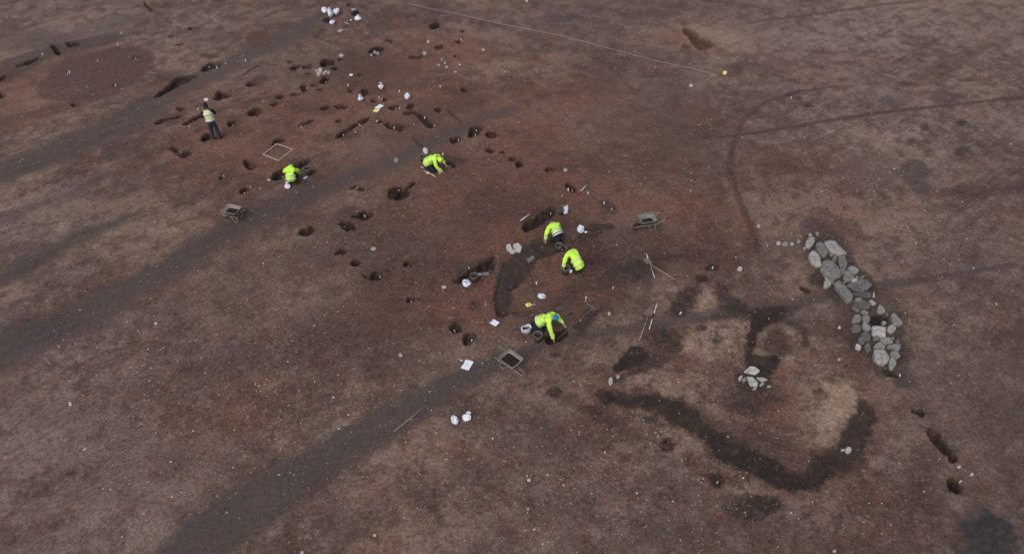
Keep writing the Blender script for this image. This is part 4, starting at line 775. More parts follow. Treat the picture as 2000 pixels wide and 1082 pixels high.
bucket(1092, 477, 'muddy black bucket below the boots of the digger with the dark waistband', .08)
bucket(1105, 522, 'tall black bucket beside the left arm of the lowest but one digger', .12, s=1.05)
bucket(1051, 653, 'black bucket with a pale rim below the legs of the blue-hatted digger', .08, s=1.05)
bucket(926, 536, 'half-sunk bucket with pale rim between long slot and metal scoop', .15)
bucket(825, 305, 'dark bucket behind the back of the central digger next to a white bag', .05, s=.95)
bucket(600.5, 329, 'grey-green bucket at the right of the digger by the square frame', .1, s=1.1)
bucket(1096, 407, 'dark bucket at the end of the slot beside an upright white bag', .05, handle=150)

# ---------------------------------------------------------------- white finds bags
M_BAG = mat("white woven plastic sack", (.82, .86, .95), .5, .08, 9, .5, spec=.4, col2=(.62, .68, .8)); M_CLR = mat("translucent grey polythene", (.42, .46, .52), .35, .25, 18, .3)
M_BLK = mat("black nylon", (.018, .019, .026), .7, .3, 20, .3); M_STRAP = mat("black strap", (.03, .03, .03), .6, .1)
from mathutils import noise as mn
def bag(px, py, wd, ln, ht, rz, label, seed=0, lean=(0, 0), m=None, neck=True, group='white finds bags'):
    c = gp(px, py, ht*.4); root = empty('finds_bag', (c.x, c.y, H(c.x, c.y)), R(rz), label=label, cat='bag', group=group)
    bm = bmesh.new(); bmesh.ops.create_icosphere(bm, subdivisions=4, radius=1)
    for v in bm.verts:
        p = v.co.copy(); ht_ = ht; zf = (p.z+1)/2
        k = 1-.75*max(0, zf-.45)**1.3*1.6 if neck else 1-.12*zf
        sq = 1/max(abs(p.x)**3+abs(p.y)**3+1e-4, .25)**.12
        q = Vector((p.x*wd/2*k*sq, p.y*ln/2*k*sq, zf**(.8)*ht))
        nz = mn.noise(Vector((p.x*1.7+seed, p.y*1.7, p.z*1.7))); cr = abs(mn.noise(Vector((p.x*4.5+seed*3, p.y*4.5, p.z*3))))
        fo = abs(mn.noise(Vector((p.x*2.4-seed, p.y*2.4+seed, p.z*2)))); q.x *= 1+.35*nz-.45*fo; q.y *= 1+.35*mn.noise(Vector((p.y*1.9+seed*2, p.z*1.5, p.x)))-.35*cr; q.z *= 1-.5*cr+.3*nz; q.z = max(q.z, -.01) if zf < .1 else q.z
        q.x += lean[0]*zf*zf; q.y += lean[1]*zf*zf; v.co = q
    link_bm('sack', bm, m or M_BAG, root, True)
    if neck:
        bm = bmesh.new(); g = random.Random(seed); t = Vector((lean[0]*.8, lean[1]*.8, ht*.82)); N = 12; rs = []
        for i, (r, z) in enumerate(((.025, 0), (.02, .025), (.05, .07), (.07, .10))):
            rs.append([bm.verts.new(t+Vector((r*math.cos(2*math.pi*k/N)*(1+.3*(k % 2)*(i > 1)), r*.55*math.sin(2*math.pi*k/N)*(1+.3*(k % 2)*(i > 1)), z+g.uniform(-.01, .01)))) for k in range(N)])
        for a, b_ in zip(rs, rs[1:]):
            for k in range(N): bm.faces.new((a[k], a[(k+1) % N], b_[(k+1) % N], b_[k]))
        link_bm('tied_neck', bm, m or M_BAG, root, True)
    return root
bag(912, 553, .32, .34, .20, 20, 'round white bag on the lower lip of the long slot, beside the sunk bucket', 1, (-.1, 0))
bag(1058.5, 577, .30, .26, .14, -25, 'crumpled white bag alone above the blue-hatted digger', 2, (.08, -.12))
bag(1104.5, 413, .22, .2, .38, 0, 'tall upright white bag next to the bucket at the slot end', 3, (.02, .05), neck=False)
bag(1134, 449, .28, .26, .30, 8, 'square-topped white bag standing on the dark stain', 4, (0, .05), neck=False)
bag(1144, 453, .12, .1, .07, 30, 'small white pouch lying against the square-topped bag', 41, neck=False)
bag(1116, 528, .14, .24, .16, -30, 'slim white bag between bucket and jacket hem of the lowest but one digger', 5)
bag(889, 820, .24, .30, .20, 25, 'left one of two white bags lying near the shadowless grey track', 6, (-.03, .06), neck=False)
bag(911, 816, .26, .22, .18, -10, 'right one of two white bags near the grey track, with a corner pulled up', 7, (.06, .1))
bag(562, 364, .26, .26, .18, -10, 'white bag just behind the digger beside the square frame', 8, (-.05, .08))
bag(596.5, 347, .24, .12, .05, 50, 'flat whitish bag on the ground by the grey-green bucket', 9, neck=False)
bag(832, 297, .22, .26, .30, 20, 'white bag behind the back of the central digger', 10, (-.05, .05), neck=False)
bag(744.5, 170, .26, .3, .32, -15, 'white tied bag, topmost of the three around the clipboard at the pits', 11, (0, -.02))
bag(704.5, 193, .26, .24, .3, -25, 'white tied bag, leftmost of the three around the clipboard at the pits', 12, (.0, -.05))
bag(795, 190, .28, .22, .32, 5, 'white square-topped bag, rightmost of the three around the clipboard at the pits', 13, (.04, .02), neck=False)
bag(686, 147, .22, .16, .10, 30, 'tiny bright white bag above the three tied bags', 14, neck=False)
bag(403, 196, .24, .2, .12, 5, 'small white bundle on the ground beyond the standing person', 15, neck=False)
bag(634, 22, .34, .36, .30, -20, 'leftmost white sack of the upper heap', 16, (-.12, .1), neck=False)
bag(645, 27, .30, .34, .52, 8, 'tallest white sack in the middle of the upper heap', 17, (-.05, .1))
bag(656, 24, .38, .34, .36, -20, 'rightmost white sack of the upper heap', 18, (.05, .1), neck=False)
bag(649, 44, .32, .34, .24, -15, 'lowest white sack in front of the upper heap', 19, (0, 0), neck=False)
bag(698.5, 37, .40, .30, .24, 0, 'white sack beside the dark kit bag, right of the upper heap', 20, (.04, .1))
bag(691, 20, .30, .18, .12, 35, 'greyish white cloth draped over the dark kit bag', 21, neck=False, m=mat("off white cloth", (.5, .5, .47), .8, .1))
bag(685, 39, .1, .1, .08, 0, 'tiny white ball-like bag left of the sack by the kit bag', 22, neck=False)
for a in ((638, 40, .45, .35, .2, 10, 'dark blue rucksack lying at the foot of the upper heap of sacks', 23), (693, 27, .50, .34, .26, 30, 'dark green kit bag under the greyish cloth', 24), (843.5, 53, .34, .4, .26, 20, 'left half of a pair of black rucksacks on bare soil', 25), (852, 50, .34, .36, .26, 10, 'right half of a pair of black rucksacks on bare soil', 26)):
    r_ = bag(*a, neck=False, m=M_BLK, group='dark rucksacks and kit bags'); r_.name = 'rucksack'
    bm = bmesh.new(); tube(bm, [(-.08, 0, a[4]*.8), (-.06, 0, a[4]+.05), (0, 0, a[4]+.07), (.06, 0, a[4]+.05), (.08, 0, a[4]*.8)], .012, 6); link_bm('carry_strap', bm, M_STRAP, r_, True)
# open plastic tub-bag with white rolled edge behind the blue-hatted digger
c = gp(1028, 641, .15); root = empty('open_bag', (c.x, c.y, H(c.x, c.y)), R(25), label='open grey polythene bag with white rolled rim by the feet of the blue-hatted digger', cat='bag')
bm = bmesh.new(); r = lathe(bm, [(.11, 0), (.15, .08), (.13, .2), (.12, .2), (.13, .08), (.09, .02)], 20)
for v in bm.verts: v.co.x *= 1.25; v.co += Vector((mn.noise(v.co*9), mn.noise(v.co*9+Vector((5, 0, 0))), mn.noise(v.co*9+Vector((0, 7, 0)))))*.03
bm.faces.new(r[0][::-1]); link_bm('sack', bm, M_CLR, root, True)
bm = bmesh.new(); tube(bm, [(.165*math.cos(a), .12*math.sin(a), .205+.02*math.sin(3*a)) for a in [2*math.pi*k/24 for k in range(24)]], .02, 8, closed=True); link_bm('rolled_rim', bm, M_BAG, root, True)

# ---------------------------------------------------------------- clipboards, cards, frame, rods, tools
M_PAPER = mat("drawing film", (.86, .87, .88), .5, .03); M_BOARD = mat("blue grey drawing board", srgb(74, 86, 130), .6, .1); M_PEN = mat("pencil line", (.12, .12, .13), .8, 0)
M_YEL = mat("yellow card", srgb(236, 230, 140), .6, .06); M_WOOD = mat("worn ash wood", srgb(168, 140, 124), .7, .2, 30); M_PALEW = mat("bleached timber", srgb(176, 160, 146), .7, .15, 12)
M_W = mat("white paint", (.8, .78, .77), .5, .08, 12); M_R = mat("red paint", srgb(178, 32, 44), .5, .15, 12); M_STEEL = mat("dull steel blade", srgb(128, 112, 104), .5, .25, 14, .1, metal=.2)
def clipboard(pts, label, marks=True):
    P = [gp(*p) for p in pts]; c = sum(P, Vector())/4; a = (P[1]-P[0]); w_ = ((P[1]-P[0]).length+(P[2]-P[3]).length)/2; l_ = ((P[3]-P[0]).length+(P[2]-P[1]).length)/2
    root = empty('clipboard', (c.x, c.y, H(c.x, c.y)+.02), math.atan2(a.y, a.x), label=label, cat='clipboard')
    bm = bmesh.new(); box(bm, (0, 0, .006), (w_+.055, l_+.055, .012)); bmesh.ops.bevel(bm, geom=bm.edges[:], offset=.003, segments=1, affect='EDGES'); link_bm('board', bm, M_BOARD, root)
    bm = bmesh.new(); box(bm, (0, 0, .0155), (w_, l_, .002)); pp = link_bm('sheet', bm, M_PAPER, root)
    if marks:
        bm = bmesh.new()
        tube(bm, [(-w_*.3, l_*.1, .0172), (0, -l_*.02, .0172), (w_*.35, l_*.12, .0172)], .0025, 4); tube(bm, [(-w_*.1, -l_*.4, .0172), (w_*.02, 0, .0172), (-w_*.05, l_*.35, .0172)], .0025, 4); link_bm('pencil_lines', bm, M_PEN, pp)
    bm = bmesh.new(); box(bm, (0, l_/2-.005, .022), (.09, .025, .012)); link_bm('clip', bm, M_GALV, root)
clipboard(Z(740, 600, .2772, ((578, 430), (612, 372), (670, 385), (630, 450))), 'clipboard with a drawn sheet on open soil left of the nearest wheelbarrow')
clipboard(Z(740, 600, .2772, ((780, 112), (808, 86), (852, 110), (820, 138))), 'clipboard with a blank sheet below the curved trench', False)
clipboard(Z(660, 140, .0924, ((775, 780), (885, 705), (975, 740), (865, 812))), 'clipboard with white sheet among the small pits, a yellow notebook touching it', False)
def card(pts, label, name='card', th=.02, tabs=False, cat='card', z=.02):
    P = [gp(*p) for p in pts]; c = sum(P, Vector())/4; a = (P[1]-P[0]); w_ = (P[1]-P[0]).length; l_ = (P[2]-P[1]).length
    root = empty(name, (c.x, c.y, H(c.x, c.y)+z), math.atan2(a.y, a.x), label=label, cat=cat)
    bm = bmesh.new(); box(bm, (0, 0, th/2), (w_, l_, th)); bmesh.ops.bevel(bm, geom=bm.edges[:], offset=.004, segments=1, affect='EDGES'); link_bm('board', bm, M_YEL, root)
    if tabs:
        bm = bmesh.new(); box(bm, (0, .02, th+.002), (w_*.5, .03, .004)); link_bm('dark_slot', bm, M_BLK, root)
        bm = bmesh.new(); tube(bm, [(w_*.3, l_*.5, .02), (w_*.35, l_*.9, .03), (w_*.6, l_*1.2, .02)], .008, 6); link_bm('loop', bm, M_YEL, root)
    else:
        bm = bmesh.new(); box(bm, (0, l_*.4, th+.003), (w_*.9, .012, .006)); link_bm('binding', bm, M_W, root)
card(Z(1000, 590, .0924, ((285, 45), (325, 110), (410, 60), (370, 10))), 'small yellow board with a dark slot, above the blue-hatted digger', 'scale_card', .025, True)
card(Z(660, 140, .0924, ((750, 858), (845, 880), (870, 825), (790, 815))), 'yellow-green notebook at the lower corner of the clipboard among the pits', 'notebook', .03, cat='notebook')
card([(1411, 147), (1418, 148), (1419, 143), (1412, 142)], 'small yellow block at the far right end of the measuring tape', 'tape_reel', .06, cat='tape reel')
# planning frame
P = [on(*p, .03) for p in ((541.5, 281), (573.5, 292.5), (544.5, 315), (512.5, 303))]
for k in range(4): P[k].z = max(p.z for p in P)
c = sum(P, Vector())/4; root = empty('planning_frame', c, 0, label='square pale wooden frame lying flat on the soil above a digger', cat='frame')
for k in range(4):
    a, b_ = P[k]-c, P[(k+1) % 4]-c; dd = (b_-a).normalized(); nn_ = Vector((-dd.y, dd.x, 0)); bm = bmesh.new(); i_ = -nn_ if (a+b_).dot(nn_) > 0 else nn_
    a2, b2 = a, b_-dd*.046
    vs = [bm.verts.new(v+Vector((0, 0, zz))) for zz in (-.012, .012+.0006*k) for v in (a2, b2, b2+i_*.045, a2+i_*.045)]
    for f_ in ((0, 1, 2, 3), (4, 5, 6, 7), (0, 1, 5, 4), (1, 2, 6, 5), (2, 3, 7, 6), (3, 0, 4, 7)): bm.faces.new([vs[i] for i in f_])
    link_bm('rail', bm, M_PALEW, root)
def rod(p, q, cols, label, r=.014, name='ranging_rod', cat='scale rod', dz=.03):
    a, b_ = on(*p, dz), on(*q, dz); c = (a+b_)/2; root = empty(name, (c.x, c.y, min(a.z, b_.z)), 0, label=label, cat=cat); N = len(cols); k0 = Vector((c.x, c.y, min(a.z, b_.z)))
    for i, m in enumerate(cols):
        bm = bmesh.new(); tube(bm, [a.lerp(b_, i/N)-k0, a.lerp(b_, (i+1)/N)-k0], r, 8, None if i < N-1 else r*.6); link_bm('band', bm, m, root, True)
    return root
rod((1017, 432), (1052, 408), (M_W, M_R), 'red and white scale rod lying along the slot above the digger with dark waistband', .018)
rod((1125, 384), (1147, 362), (M_R, M_W), 'red and white scale rod lying alone near the upper right dark stain', .018)
rod((822, 327), (851, 348), (M_W, M_R, M_W), 'red and white scale rod by the knees of the central digger', .016)
rod((822, 332), (832, 338), (M_R, M_W), 'short red and white scale close beside the longer rod', .014)
rod((658, 38), (681, 48), (M_R, M_R, M_W), 'red and white scale rod near the upper heap of sacks', .016)
rod((1283, 594), (1268, 643), (M_W, M_W, M_BLK, M_W, M_W), 'white rod with one dark band leaning by the pointed shovel', .016)
rod((1262, 496), (1278, 543), (M_W, M_WOOD, M_WOOD, M_W), 'pale rod crossing the shovel handle on the brown soil', .016)
rod((829.5, 795.5), (769, 844), (M_WOOD,), 'long bare wooden pole lying on the grey track', .017, 'pole', 'pole', .025)
rod((748, 203), (763, 209), (M_WOOD,), 'short wooden stick from the clipboard to a small pit', .014, 'stick', 'stick', .025)
def shovel(tip, neck, end, label):
    a, b_, c_ = on(*tip, .03), on(*neck, .06), on(*end, .03); k0 = Vector((b_.x, b_.y, b_.z-.05)); root = empty('shovel', k0, 0, label=label, cat='shovel')
    d = (b_-a); L_ = d.length; d.normalize(); s = Vector((0, 0, 1)).cross(d).normalized(); u = d.cross(s); bm = bmesh.new(); rows = []
    for t, wd in ((0, .012), (.12, .07), (.35, .115), (.7, .13), (.92, .12), (1.0, .05)):
        rows.append([bm.verts.new(a-k0+d*L_*t+s*wd*x+u*(.03*x*x-.0)+Vector((0, 0, .01))) for x in (-1, -.5, 0, .5, 1)])
    for r0, r1 in zip(rows, rows[1:]):
        for k in range(4): bm.faces.new((r0[k], r0[k+1], r1[k+1], r1[k]))
    o = link_bm('blade', bm, M_STEEL, root, True); md = o.modifiers.new('thick', 'SOLIDIFY'); md.thickness = .006
    bm = bmesh.new(); tube(bm, [a.lerp(b_, .75)-k0+Vector((0, 0, .02)), b_-k0+Vector((0, 0, .015)), b_.lerp(c_, .12)-k0], .022, 8, .018); link_bm('socket', bm, M_STEEL, root, True)
    bm = bmesh.new(); tube(bm, [b_.lerp(c_, .1)-k0, b_.lerp(c_, .5)-k0, c_-k0], .0165, 8); link_bm('handle', bm, M_WOOD, root, True)
shovel((1257, 507), (1270, 519), (1318, 548), 'pointed shovel with handle to the lower right, crossed by a pale rod')
shovel((1272, 603), (1265, 620), (1249, 664), 'pointed shovel with its blade up and handle towards the viewer, beside the banded rod')
# hand shovel (metal scoop) beside the sunk bucket
c = gp(944, 537); root = empty('hand_scoop', (c.x, c.y, H(c.x, c.y)+.02), R(12), label='pale metal hand scoop lying right of the sunk bucket', cat='scoop')
bm = bmesh.new(); V_ = [bm.verts.new(v) for v in ((-.02, -.08, 0), (.22, -.09, 0), (.22, .06, 0), (-.02, .07, 0), (-.02, -.1, .05), (.2, -.11, .04), (.2, .08, .04), (-.02, .09, .05))]
for f_ in ((0, 1, 2, 3), (0, 1, 5, 4), (3, 2, 6, 7), (0, 3, 7, 4)): bm.faces.new([V_[i] for i in f_])
o = link_bm('pan', bm, M_GALV, root); o.modifiers.new('thick', 'SOLIDIFY').thickness = .005
bm = bmesh.new(); tube(bm, [(-.02, 0, .03), (-.1, 0, .05), (-.12, -.04, .05), (-.2, -.04, .05), (-.2, .04, .05), (-.12, .04, .05), (-.1, 0, .05)], .012, 8); link_bm('handle', bm, M_W, root, True)
# measuring tape and string
M_TAPE = mat("white tape", (.45, .45, .46), .5, .1)
def line(pts, r, name, label, cat, m, dz=.02, sub=24):
    Q = []
    for i in range(len(pts)-1):
        for k in range(sub):
            t = k/sub; Q.append((pts[i][0]*(1-t)+pts[i+1][0]*t, pts[i][1]*(1-t)+pts[i+1][1]*t))
    Q.append(pts[-1]); W = [on(*q_, dz) for q_ in Q]
    for i in range(1, len(W)-1): W[i].z = max(W[i].z, 0.0)+dz*.3
    bm = bmesh.new(); tube(bm, [w_-W[0] for w_ in W], r, 6); o = link_bm(name, bm, m, None, True); o.location = W[0]; return tag(o, label, cat)
line([(795, 8), (960, 44), (1090, 71), (1200, 99), (1282, 121), (1350, 136), (1400, 149)], .0075, 'measuring_tape', 'long white measuring tape stretched across the bare soil at the top', 'tape', M_TAPE, .03)
line([(1140, 590), (1158, 603)], .0026, 'string', 'short thin string from a pin to the corner of the pit line', 'string', M_TAPE, .04, 6)
line([(1158, 603), (1120, 636), (1086, 664)], .0026, 'string', 'thin string stretched over the pit of the blue-hatted digger', 'string', M_TAPE, .06, 10)
bm = bmesh.new(); tube(bm, [(0, 0, -.05), (0, 0, .16)], .012, 8); tube(bm, [(0, 0, .16), (0, 0, .19)], .03, 8); o = link_bm('survey_pin', bm, M_W); o.location = on(1144, 587); tag(o, 'white headed pin holding the end of the thin string', 'pin')
bm = bmesh.new(); tube(bm, [(0, 0, -.05), (0, 0, .12)], .014, 8); tube(bm, [(0, 0, .12), (0, 0, .15)], .03, 8); o = link_bm('survey_pin', bm, M_W); o.location = on(476, 372); tag(o, 'white topped pin in the small pit above the left wheelbarrow', 'pin')

# ---------------------------------------------------------------- people
M_HIV = mat("fluorescent yellow cloth", (.54, .98, .035), .7, .10, 9, .4, col2=(.66, 1.0, .16)); M_REFL = mat("reflective tape", (.70, .82, .52), .4, .06)
M_SKIN = mat("skin", srgb(196, 150, 130), .6, .06, 20); M_TRS = mat("dark work trousers", srgb(36, 38, 48), .85, .25, 12, .4); M_JEAN = mat("dark blue jeans", srgb(58, 62, 74), .85, .25, 14, .4)
M_BOOT = mat("muddy boots", srgb(78, 66, 60), .85, .3, 20, .3); M_BOOTG = mat("grey boot soles", srgb(96, 96, 84), .85, .25, 20, .3); M_HAIR = mat("brown hair", srgb(78, 60, 44), .8, .3, 40); M_HAIRD = mat("dark hair", srgb(40, 30, 30), .8, .3, 40)
M_BLUE = mat("blue woollen hat", srgb(30, 122, 196), .85, .1, 30, .3); M_NAVY = mat("navy sweater", srgb(38, 36, 54), .85, .2, 20, .3); M_VEST = mat("hi-vis vest mesh", srgb(206, 226, 130), .7, .1, 6, .3, col2=srgb(214, 222, 190)); M_GLV = mat("pale work gloves", srgb(208, 190, 170), .8, .12, 20)
M_BAND = mat("charcoal waistband", srgb(52, 58, 66), .8, .15); M_SIL = mat("silver reflective stripe", (.72, .74, .82), .35, .05)
def skin(name, V, E, m, parent, sub=2, roots=(0,)):
    bm = bmesh.new(); ly = bm.verts.layers.skin.verify(); vs = []
    for i, (p, r) in enumerate(V):
        v = bm.verts.new(p); v[ly].radius = (r, r) if isinstance(r, (int, float)) else r; v[ly].use_root = i in roots; vs.append(v)
    for a, b_ in E: bm.edges.new((vs[a], vs[b_]))
    me_ = bpy.data.meshes.new(name); bm.to_mesh(me_); bm.free(); me_.materials.append(m)
    o = bpy.data.objects.new(name, me_); C.objects.link(o); o.parent = parent
    s = o.modifiers.new('skin', 'SKIN'); s.use_smooth_shade = True; s.branch_smoothing = .3
    if sub: q_ = o.modifiers.new('sub', 'SUBSURF'); q_.levels = sub; q_.render_levels = sub
    return o
TEXC = bpy.data.textures.new('creases', 'CLOUDS'); TEXC.noise_scale = .16; TEXC.noise_depth = 3
def person(px, py, z, yaw, label, J, jacket='coat', mt=M_TRS, mb=M_BOOT, hat=None, hood=False, glove=False, extra=None, sc=1.0):
    c = gp(px, py, z); root = empty('person', (c.x, c.y, 0), R(yaw), label=label, cat='person', group='people working on the excavation'); root.scale = (sc,)*3
    V_ = lambda k: Vector(J[k])
    pel, wai, che, nek, hd = map(V_, ('pelvis', 'waist', 'chest', 'neck', 'head'))
    up = (hd-nek).normalized(); face = Vector(J.get('face', (0, 1, 0))).normalized()
    V = [(pel, .12), (wai, .11), (che, .13), (nek, .055), (hd-up*.03, .075), (hd+up*.05, .088), (hd+up*.11, .05)]; E = [(0, 1), (1, 2), (2, 3), (3, 4), (4, 5), (5, 6)]
    V += [(hd+face*.085-up*.02, .022), (hd+face*.11-up*.03, .012)]; E += [(4, 7), (7, 8)]; roots = [0]
    side = face.cross(up).normalized()
    for s in (1, -1):
        V += [(hd+side*.08*s, .02), (hd+side*.095*s+up*.015, .012)]; E += [(4, len(V)-2), (len(V)-2, len(V)-1)]
    for s, L_ in ((0, 'l'), (1, 'r')):
        sh, el, ha = V_(L_+'sho'), V_(L_+'elb'), V_(L_+'han'); n0 = len(V)
        fd = (ha-el).normalized(); V += [(sh, .055), (el, .04), (ha-fd*.03, .028), (ha+fd*.03, (.036, .02))]; E += [(2, n0), (n0, n0+1), (n0+1, n0+2), (n0+2, n0+3)]
        dn = Vector((0, 0, -1)); sd_ = fd.cross(dn); sd_ = sd_.normalized() if sd_.length > .1 else Vector((1, 0, 0))
        for i, (off, ln) in enumerate(((-.03, .07), (-.01, .08), (.01, .076), (.03, .06))):
            n1_ = len(V); b0 = ha+fd*.03+sd_*off; roots.append(n1_)
            V += [(b0, .0095), (b0+fd*(.03+ln*.45), .009), (b0+fd*(.03+ln*.8)+dn*ln*.35, .0075)]; E += [(n1_, n1_+1), (n1_+1, n1_+2)]
        n1_ = len(V); q_ = 1 if s else -1; roots.append(n1_); V += [(ha+sd_*.02*q_, .011), (ha+fd*.025+sd_*.055*q_, .010), (ha+fd*.055+sd_*.06*q_, .008)]; E += [(n1_, n1_+1), (n1_+1, n1_+2)]
        hip, kn, an, to = V_(L_+'hip'), V_(L_+'kne'), V_(L_+'ank'), V_(L_+'toe'); n2 = len(V)
        V += [(hip, .085), (kn, .058), (an, .04), (to, .034)]; E += [(0, n2), (n2, n2+1), (n2+1, n2+2), (n2+2, n2+3)]
    skin('body', V, E, M_SKIN if not glove else M_GLV, root, 1, roots)
    # eyes
    for s in (1, -1):
        bm = bmesh.new(); bmesh.ops.create_icosphere(bm, subdivisions=1, radius=.012); o = link_bm('eye', bm, M_BLK, root); o.location = hd+face*.078+side*.03*s+up*.015
    # trousers
    V = [(pel, .155), (wai*.6+pel*.4, .14)]; E = [(0, 1)]
    for L_ in 'lr':
        k = len(V); V += [(V_(L_+'hip'), .115), (V_(L_+'hip')*.5+V_(L_+'kne')*.5, .10), (V_(L_+'kne'), .083), (V_(L_+'kne')*.5+V_(L_+'ank')*.5, .08), (V_(L_+'ank'), .062)]; E += [(0, k), (k, k+1), (k+1, k+2), (k+2, k+3), (k+3, k+4)]
    if jacket == 'vest': V = [(p_, r_*1.18) for p_, r_ in V]
    skin('trousers', V, E, mt, root, 2)
    for L_ in 'lr':
        an, to = V_(L_+'ank'), V_(L_+'toe'); dk = (V_(L_+'kne')-an).normalized()
        skin('boot', [(an+dk*.09, .055), (an, .062), (an.lerp(to, .55), .056), (to+(to-an).normalized()*.02, .045)], [(0, 1), (1, 2), (2, 3)], mb if isinstance(mb, bpy.types.Material) else mb[L_], root, 2)
    # upper clothing
    sl_ = {'coat': (M_HIV, 1.0), 'vest': (M_NAVY, .82)}[jacket]; k_ = sl_[1]; hem = V_('hem') if 'hem' in J else pel*.75+wai*.25
    V = ([(hem+(hem-wai)*.55, .20)] if (hem-pel).length < .16 and jacket == 'coat' else [(hem, .185*k_)])+[(wai, .195*k_), (che*.6+wai*.4, .185*k_), (che, .175*k_), (nek*.55+che*.45, .13*k_), (nek, .085*k_)]; E = [(i, i+1) for i in range(5)]
    if jacket == 'vest': V[5] = (nek*.8+hd*.2, .105)
    for L_ in 'lr':
        sh, el, ha = V_(L_+'sho'), V_(L_+'elb'), V_(L_+'han'); k = len(V); V += [(sh, .105*k_), (sh.lerp(el, .5), .088*k_), (el, .08*k_), (el.lerp(ha, .5), .072*k_), (el.lerp(ha, .86), .06*k_)]; E += [(3, k), (k, k+1), (k+1, k+2), (k+2, k+3), (k+3, k+4)]
    jk = skin('jacket' if jacket == 'coat' else 'sweater', V, E, sl_[0], root, 3)
    dm = jk.modifiers.new('creases', 'DISPLACE'); dm.texture = TEXC; dm.strength = .085; dm.mid_level = .5; dm.texture_coords = 'LOCAL'
    ax = (che-hem).normalized()
    def torus_band(t0, r, m, nm, wd=.05):
        cc = hem.lerp(che, t0); u = ax.cross(Vector((1, 0, 0))).normalized(); v = ax.cross(u); bm = bmesh.new(); NN = 28; rr_ = []
        for q_ in (-.5, .5):
            rr_.append([bm.verts.new(cc+ax*wd*q_+(u*math.cos(2*math.pi*k/NN)+v*math.sin(2*math.pi*k/NN)*1.0)*r) for k in range(NN)])
        for k in range(NN): bm.faces.new((rr_[0][k], rr_[0][(k+1) % NN], rr_[1][(k+1) % NN], rr_[1][k]))
        o = link_bm(nm, bm, m, root, True); o.modifiers.new('thick', 'SOLIDIFY').thickness = .006; o.modifiers['thick'].offset = 1
    if jacket == 'coat':
        torus_band(.5, .205, M_REFL, 'reflective_band'); torus_band(.12, .208, M_REFL, 'reflective_band')
        for L_ in 'lr':
            el, ha = V_(L_+'elb'), V_(L_+'han'); d_ = (ha-el).normalized(); u = d_.orthogonal().normalized(); v = d_.cross(u); bm = bmesh.new(); cc = el.lerp(ha, .45); rr_ = [[bm.verts.new(cc+d_*q_+(u*math.cos(2*math.pi*k/16)+v*math.sin(2*math.pi*k/16))*.073) for k in range(16)] for q_ in (-.025, .025)]
            for k in range(16): bm.faces.new((rr_[0][k], rr_[0][(k+1) % 16], rr_[1][(k+1) % 16], rr_[1][k]))
            o = link_bm('cuff_band', bm, M_REFL, root, True); o.modifiers.new('thick', 'SOLIDIFY').thickness = .005; o.modifiers['thick'].offset = 1
    else:
        skin('vest', [(hem, .20), (wai, .20), (che*.6+wai*.4, .21), (che, .205), (che.lerp(nek, .55), .14)], [(0, 1), (1, 2), (2, 3), (3, 4)], M_VEST, root, 2); torus_band(.25, .203, M_SIL, 'reflective_band', .06); torus_band(.85, .213, M_SIL, 'reflective_band', .05); skin('hood', [(nek, .10), (hd-up*.02-face*.035, .115), (hd+up*.08-face*.03, .10)], [(0, 1), (1, 2)], M_NAVY, root, 2)
    if extra == 'waist': torus_band(-.08, .192, M_BAND, 'waistband', .16); torus_band(-.16, .198, M_SIL, 'silver_stripe', .05)
    # head cover
    if hood: skin('hood', [(nek, .10), (hd-up*.01, .115), (hd+up*.07-face*.01, .115), (hd+up*.13-face*.03, .06)], [(0, 1), (1, 2), (2, 3)], hood if isinstance(hood, bpy.types.Material) else M_HIV, root, 2)
    else: skin('hat' if hat is M_BLUE else 'hair', [(hd-up*.05-face*.045, .085), (hd+up*.04-face*.025, .118), (hd+up*.13-face*.012, .08)], [(0, 1), (1, 2)], hat or M_HAIR, root, 2)
    return root
def kneel(**k):
    J = dict(pelvis=(0, -.16, .40), waist=(0, .0, .56), chest=(0, .22, .68), neck=(0, .37, .72), head=(0, .50, .68), face=(0, .5, -.85),
             lsho=(-.19, .27, .66), lelb=(-.28, .38, .42), lhan=(-.14, .58, .12), rsho=(.19, .27, .66), relb=(.28, .38, .42), rhan=(.14, .58, .12),
             lhip=(-.10, -.14, .36), lkne=(-.14, .22, .07), lank=(-.11, -.24, .07), ltoe=(-.11, -.40, .04), rhip=(.10, -.14, .36), rkne=(.14, .22, .07), rank=(.11, -.24, .07), rtoe=(.11, -.40, .04))
    J.update(k); return J
# 1 standing, seen from behind
person(423, 273, 0, 14, 'person standing with back to the viewer in a washed-out yellow-green vest over navy sleeves', dict(pelvis=(0, 0, .95), waist=(0, .03, 1.12), chest=(-.04, .10, 1.36), neck=(-.06, .17, 1.52), head=(-.07, .25, 1.62), face=(-.3, .8, -.4), hem=(0, .0, .90),
       lsho=(-.24, .12, 1.40), lelb=(-.33, .14, 1.14), lhan=(-.38, .34, .98), rsho=(.17, .14, 1.42), relb=(.25, .20, 1.2), rhan=(.12, .42, 1.12), lhip=(-.10, 0, .9), lkne=(-.11, .03, .48), lank=(-.12, -.02, .08), ltoe=(-.14, .16, .04), rhip=(.10, 0, .9), rkne=(.13, .03, .48), rank=(.17, -.02, .08), rtoe=(.20, .16, .04)),
       'vest', M_JEAN, {'l': M_BOOTG, 'r': M_BOOT}, M_HAIRD, sc=1.0)
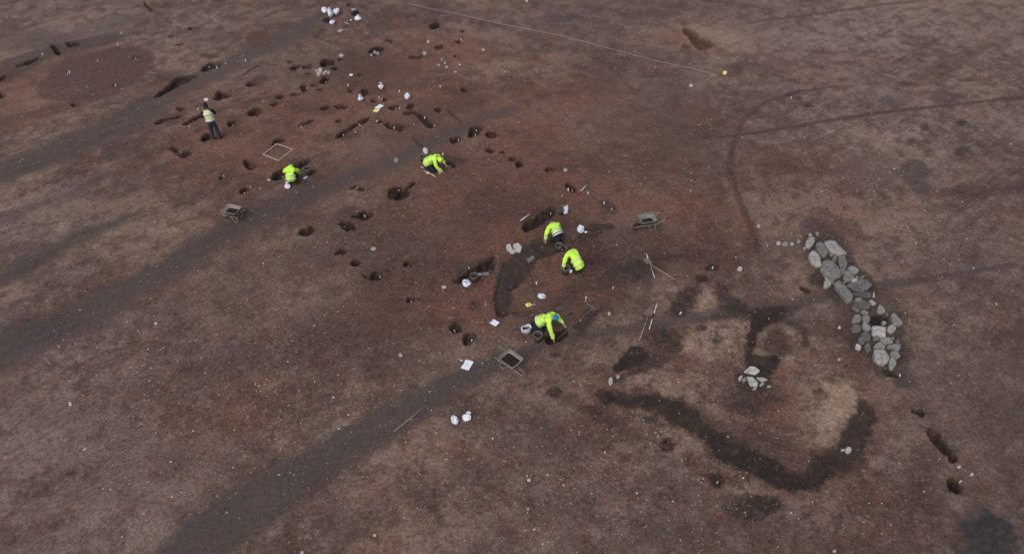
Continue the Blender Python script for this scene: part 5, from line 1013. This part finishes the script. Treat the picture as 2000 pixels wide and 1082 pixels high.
# 2 seen from behind, crouched over the slot by the frame
person(569, 350, .3, 5, 'kneeling person seen squarely from behind, head out of sight, beside the square wooden frame', kneel(pelvis=(0, -.08, .30), waist=(0, .0, .46), chest=(0, .12, .62), hem=(0, -.10, .30), neck=(0, .25, .68), head=(0, .37, .60), lsho=(-.19, .16, .62), rsho=(.19, .16, .62), relb=(.27, .34, .42), lelb=(-.27, .34, .40), lkne=(-.17, .30, .40), rkne=(.17, .30, .40), lank=(-.13, .0, .07), rank=(.13, .0, .07), ltoe=(-.14, .15, .04), rtoe=(.14, .15, .04), lhip=(-.1, -.06, .28), rhip=(.1, -.06, .28)), mt=M_TRS, hood=True, sc=1.04)
# 3 centre, facing right
person(842, 320, .35, -108, 'kneeling person in yellow hood leaning to the right over dark spoil', kneel(chest=(0, .2, .72), neck=(0, .33, .74), head=(.03, .45, .66), hem=(0, -.20, .36), lelb=(-.26, .42, .45), lhan=(-.2, .58, .3)), hood=M_HIV, mt=M_TRS, glove=False)
# 4 with dark waistband
person(1088, 462, .35, 28, 'kneeling person with a charcoal waistband and silver stripe, bent over the slot', kneel(hem=(0, -.02, .52), lelb=(-.36, .22, .42), lhan=(-.38, .20, .16), lank=(-.05, -.34, .07), ltoe=(-.03, -.50, .05), rank=(.14, -.34, .07), rtoe=(.16, -.5, .05)), hat=M_HAIR, mb=M_BOOTG, extra='waist')
# 5 bent between two buckets, boots showing
person(1124, 514, .35, 38, 'kneeling person with head hidden and brown boot soles showing, left arm beside the tall bucket', kneel(chest=(0, .18, .66), neck=(0, .30, .62), head=(.02, .40, .50), hem=(0, -.2, .36), lelb=(-.36, .22, .42), lhan=(-.42, .16, .2), lank=(-.06, -.30, .07), ltoe=(-.05, -.46, .05), rank=(.10, -.30, .07), rtoe=(.1, -.46, .05)), hood=True, mb=M_BOOT)
# 6 blue hat
person(1061, 632, .35, -105, 'kneeling person in a blue woolly hat reaching with both hands into a small pit', kneel(pelvis=(0, -.24, .38), waist=(0, -.05, .52), chest=(0, .18, .68), neck=(0, .30, .74), head=(0, .39, .73), face=(0, .55, -.8), lsho=(-.1+-.10, .25, .66), lelb=(-.34, .44, .42), lhan=(-.30, .66, .16), relb=(.30, .32, .42), rhan=(.34, .44, .05), rsho=(.2, .22, .66), hem=(0, -.18, .40),
       lkne=(-.15, .05, .07), rkne=(.15, .05, .07), lank=(-.14, -.50, .09), ltoe=(-.14, -.68, .06), rank=(.14, -.50, .09), rtoe=(.14, -.68, .06), lhip=(-.1, -.22, .34), rhip=(.1, -.22, .34)), hat=M_BLUE)
print('grid', NX, NY, NX*NY)
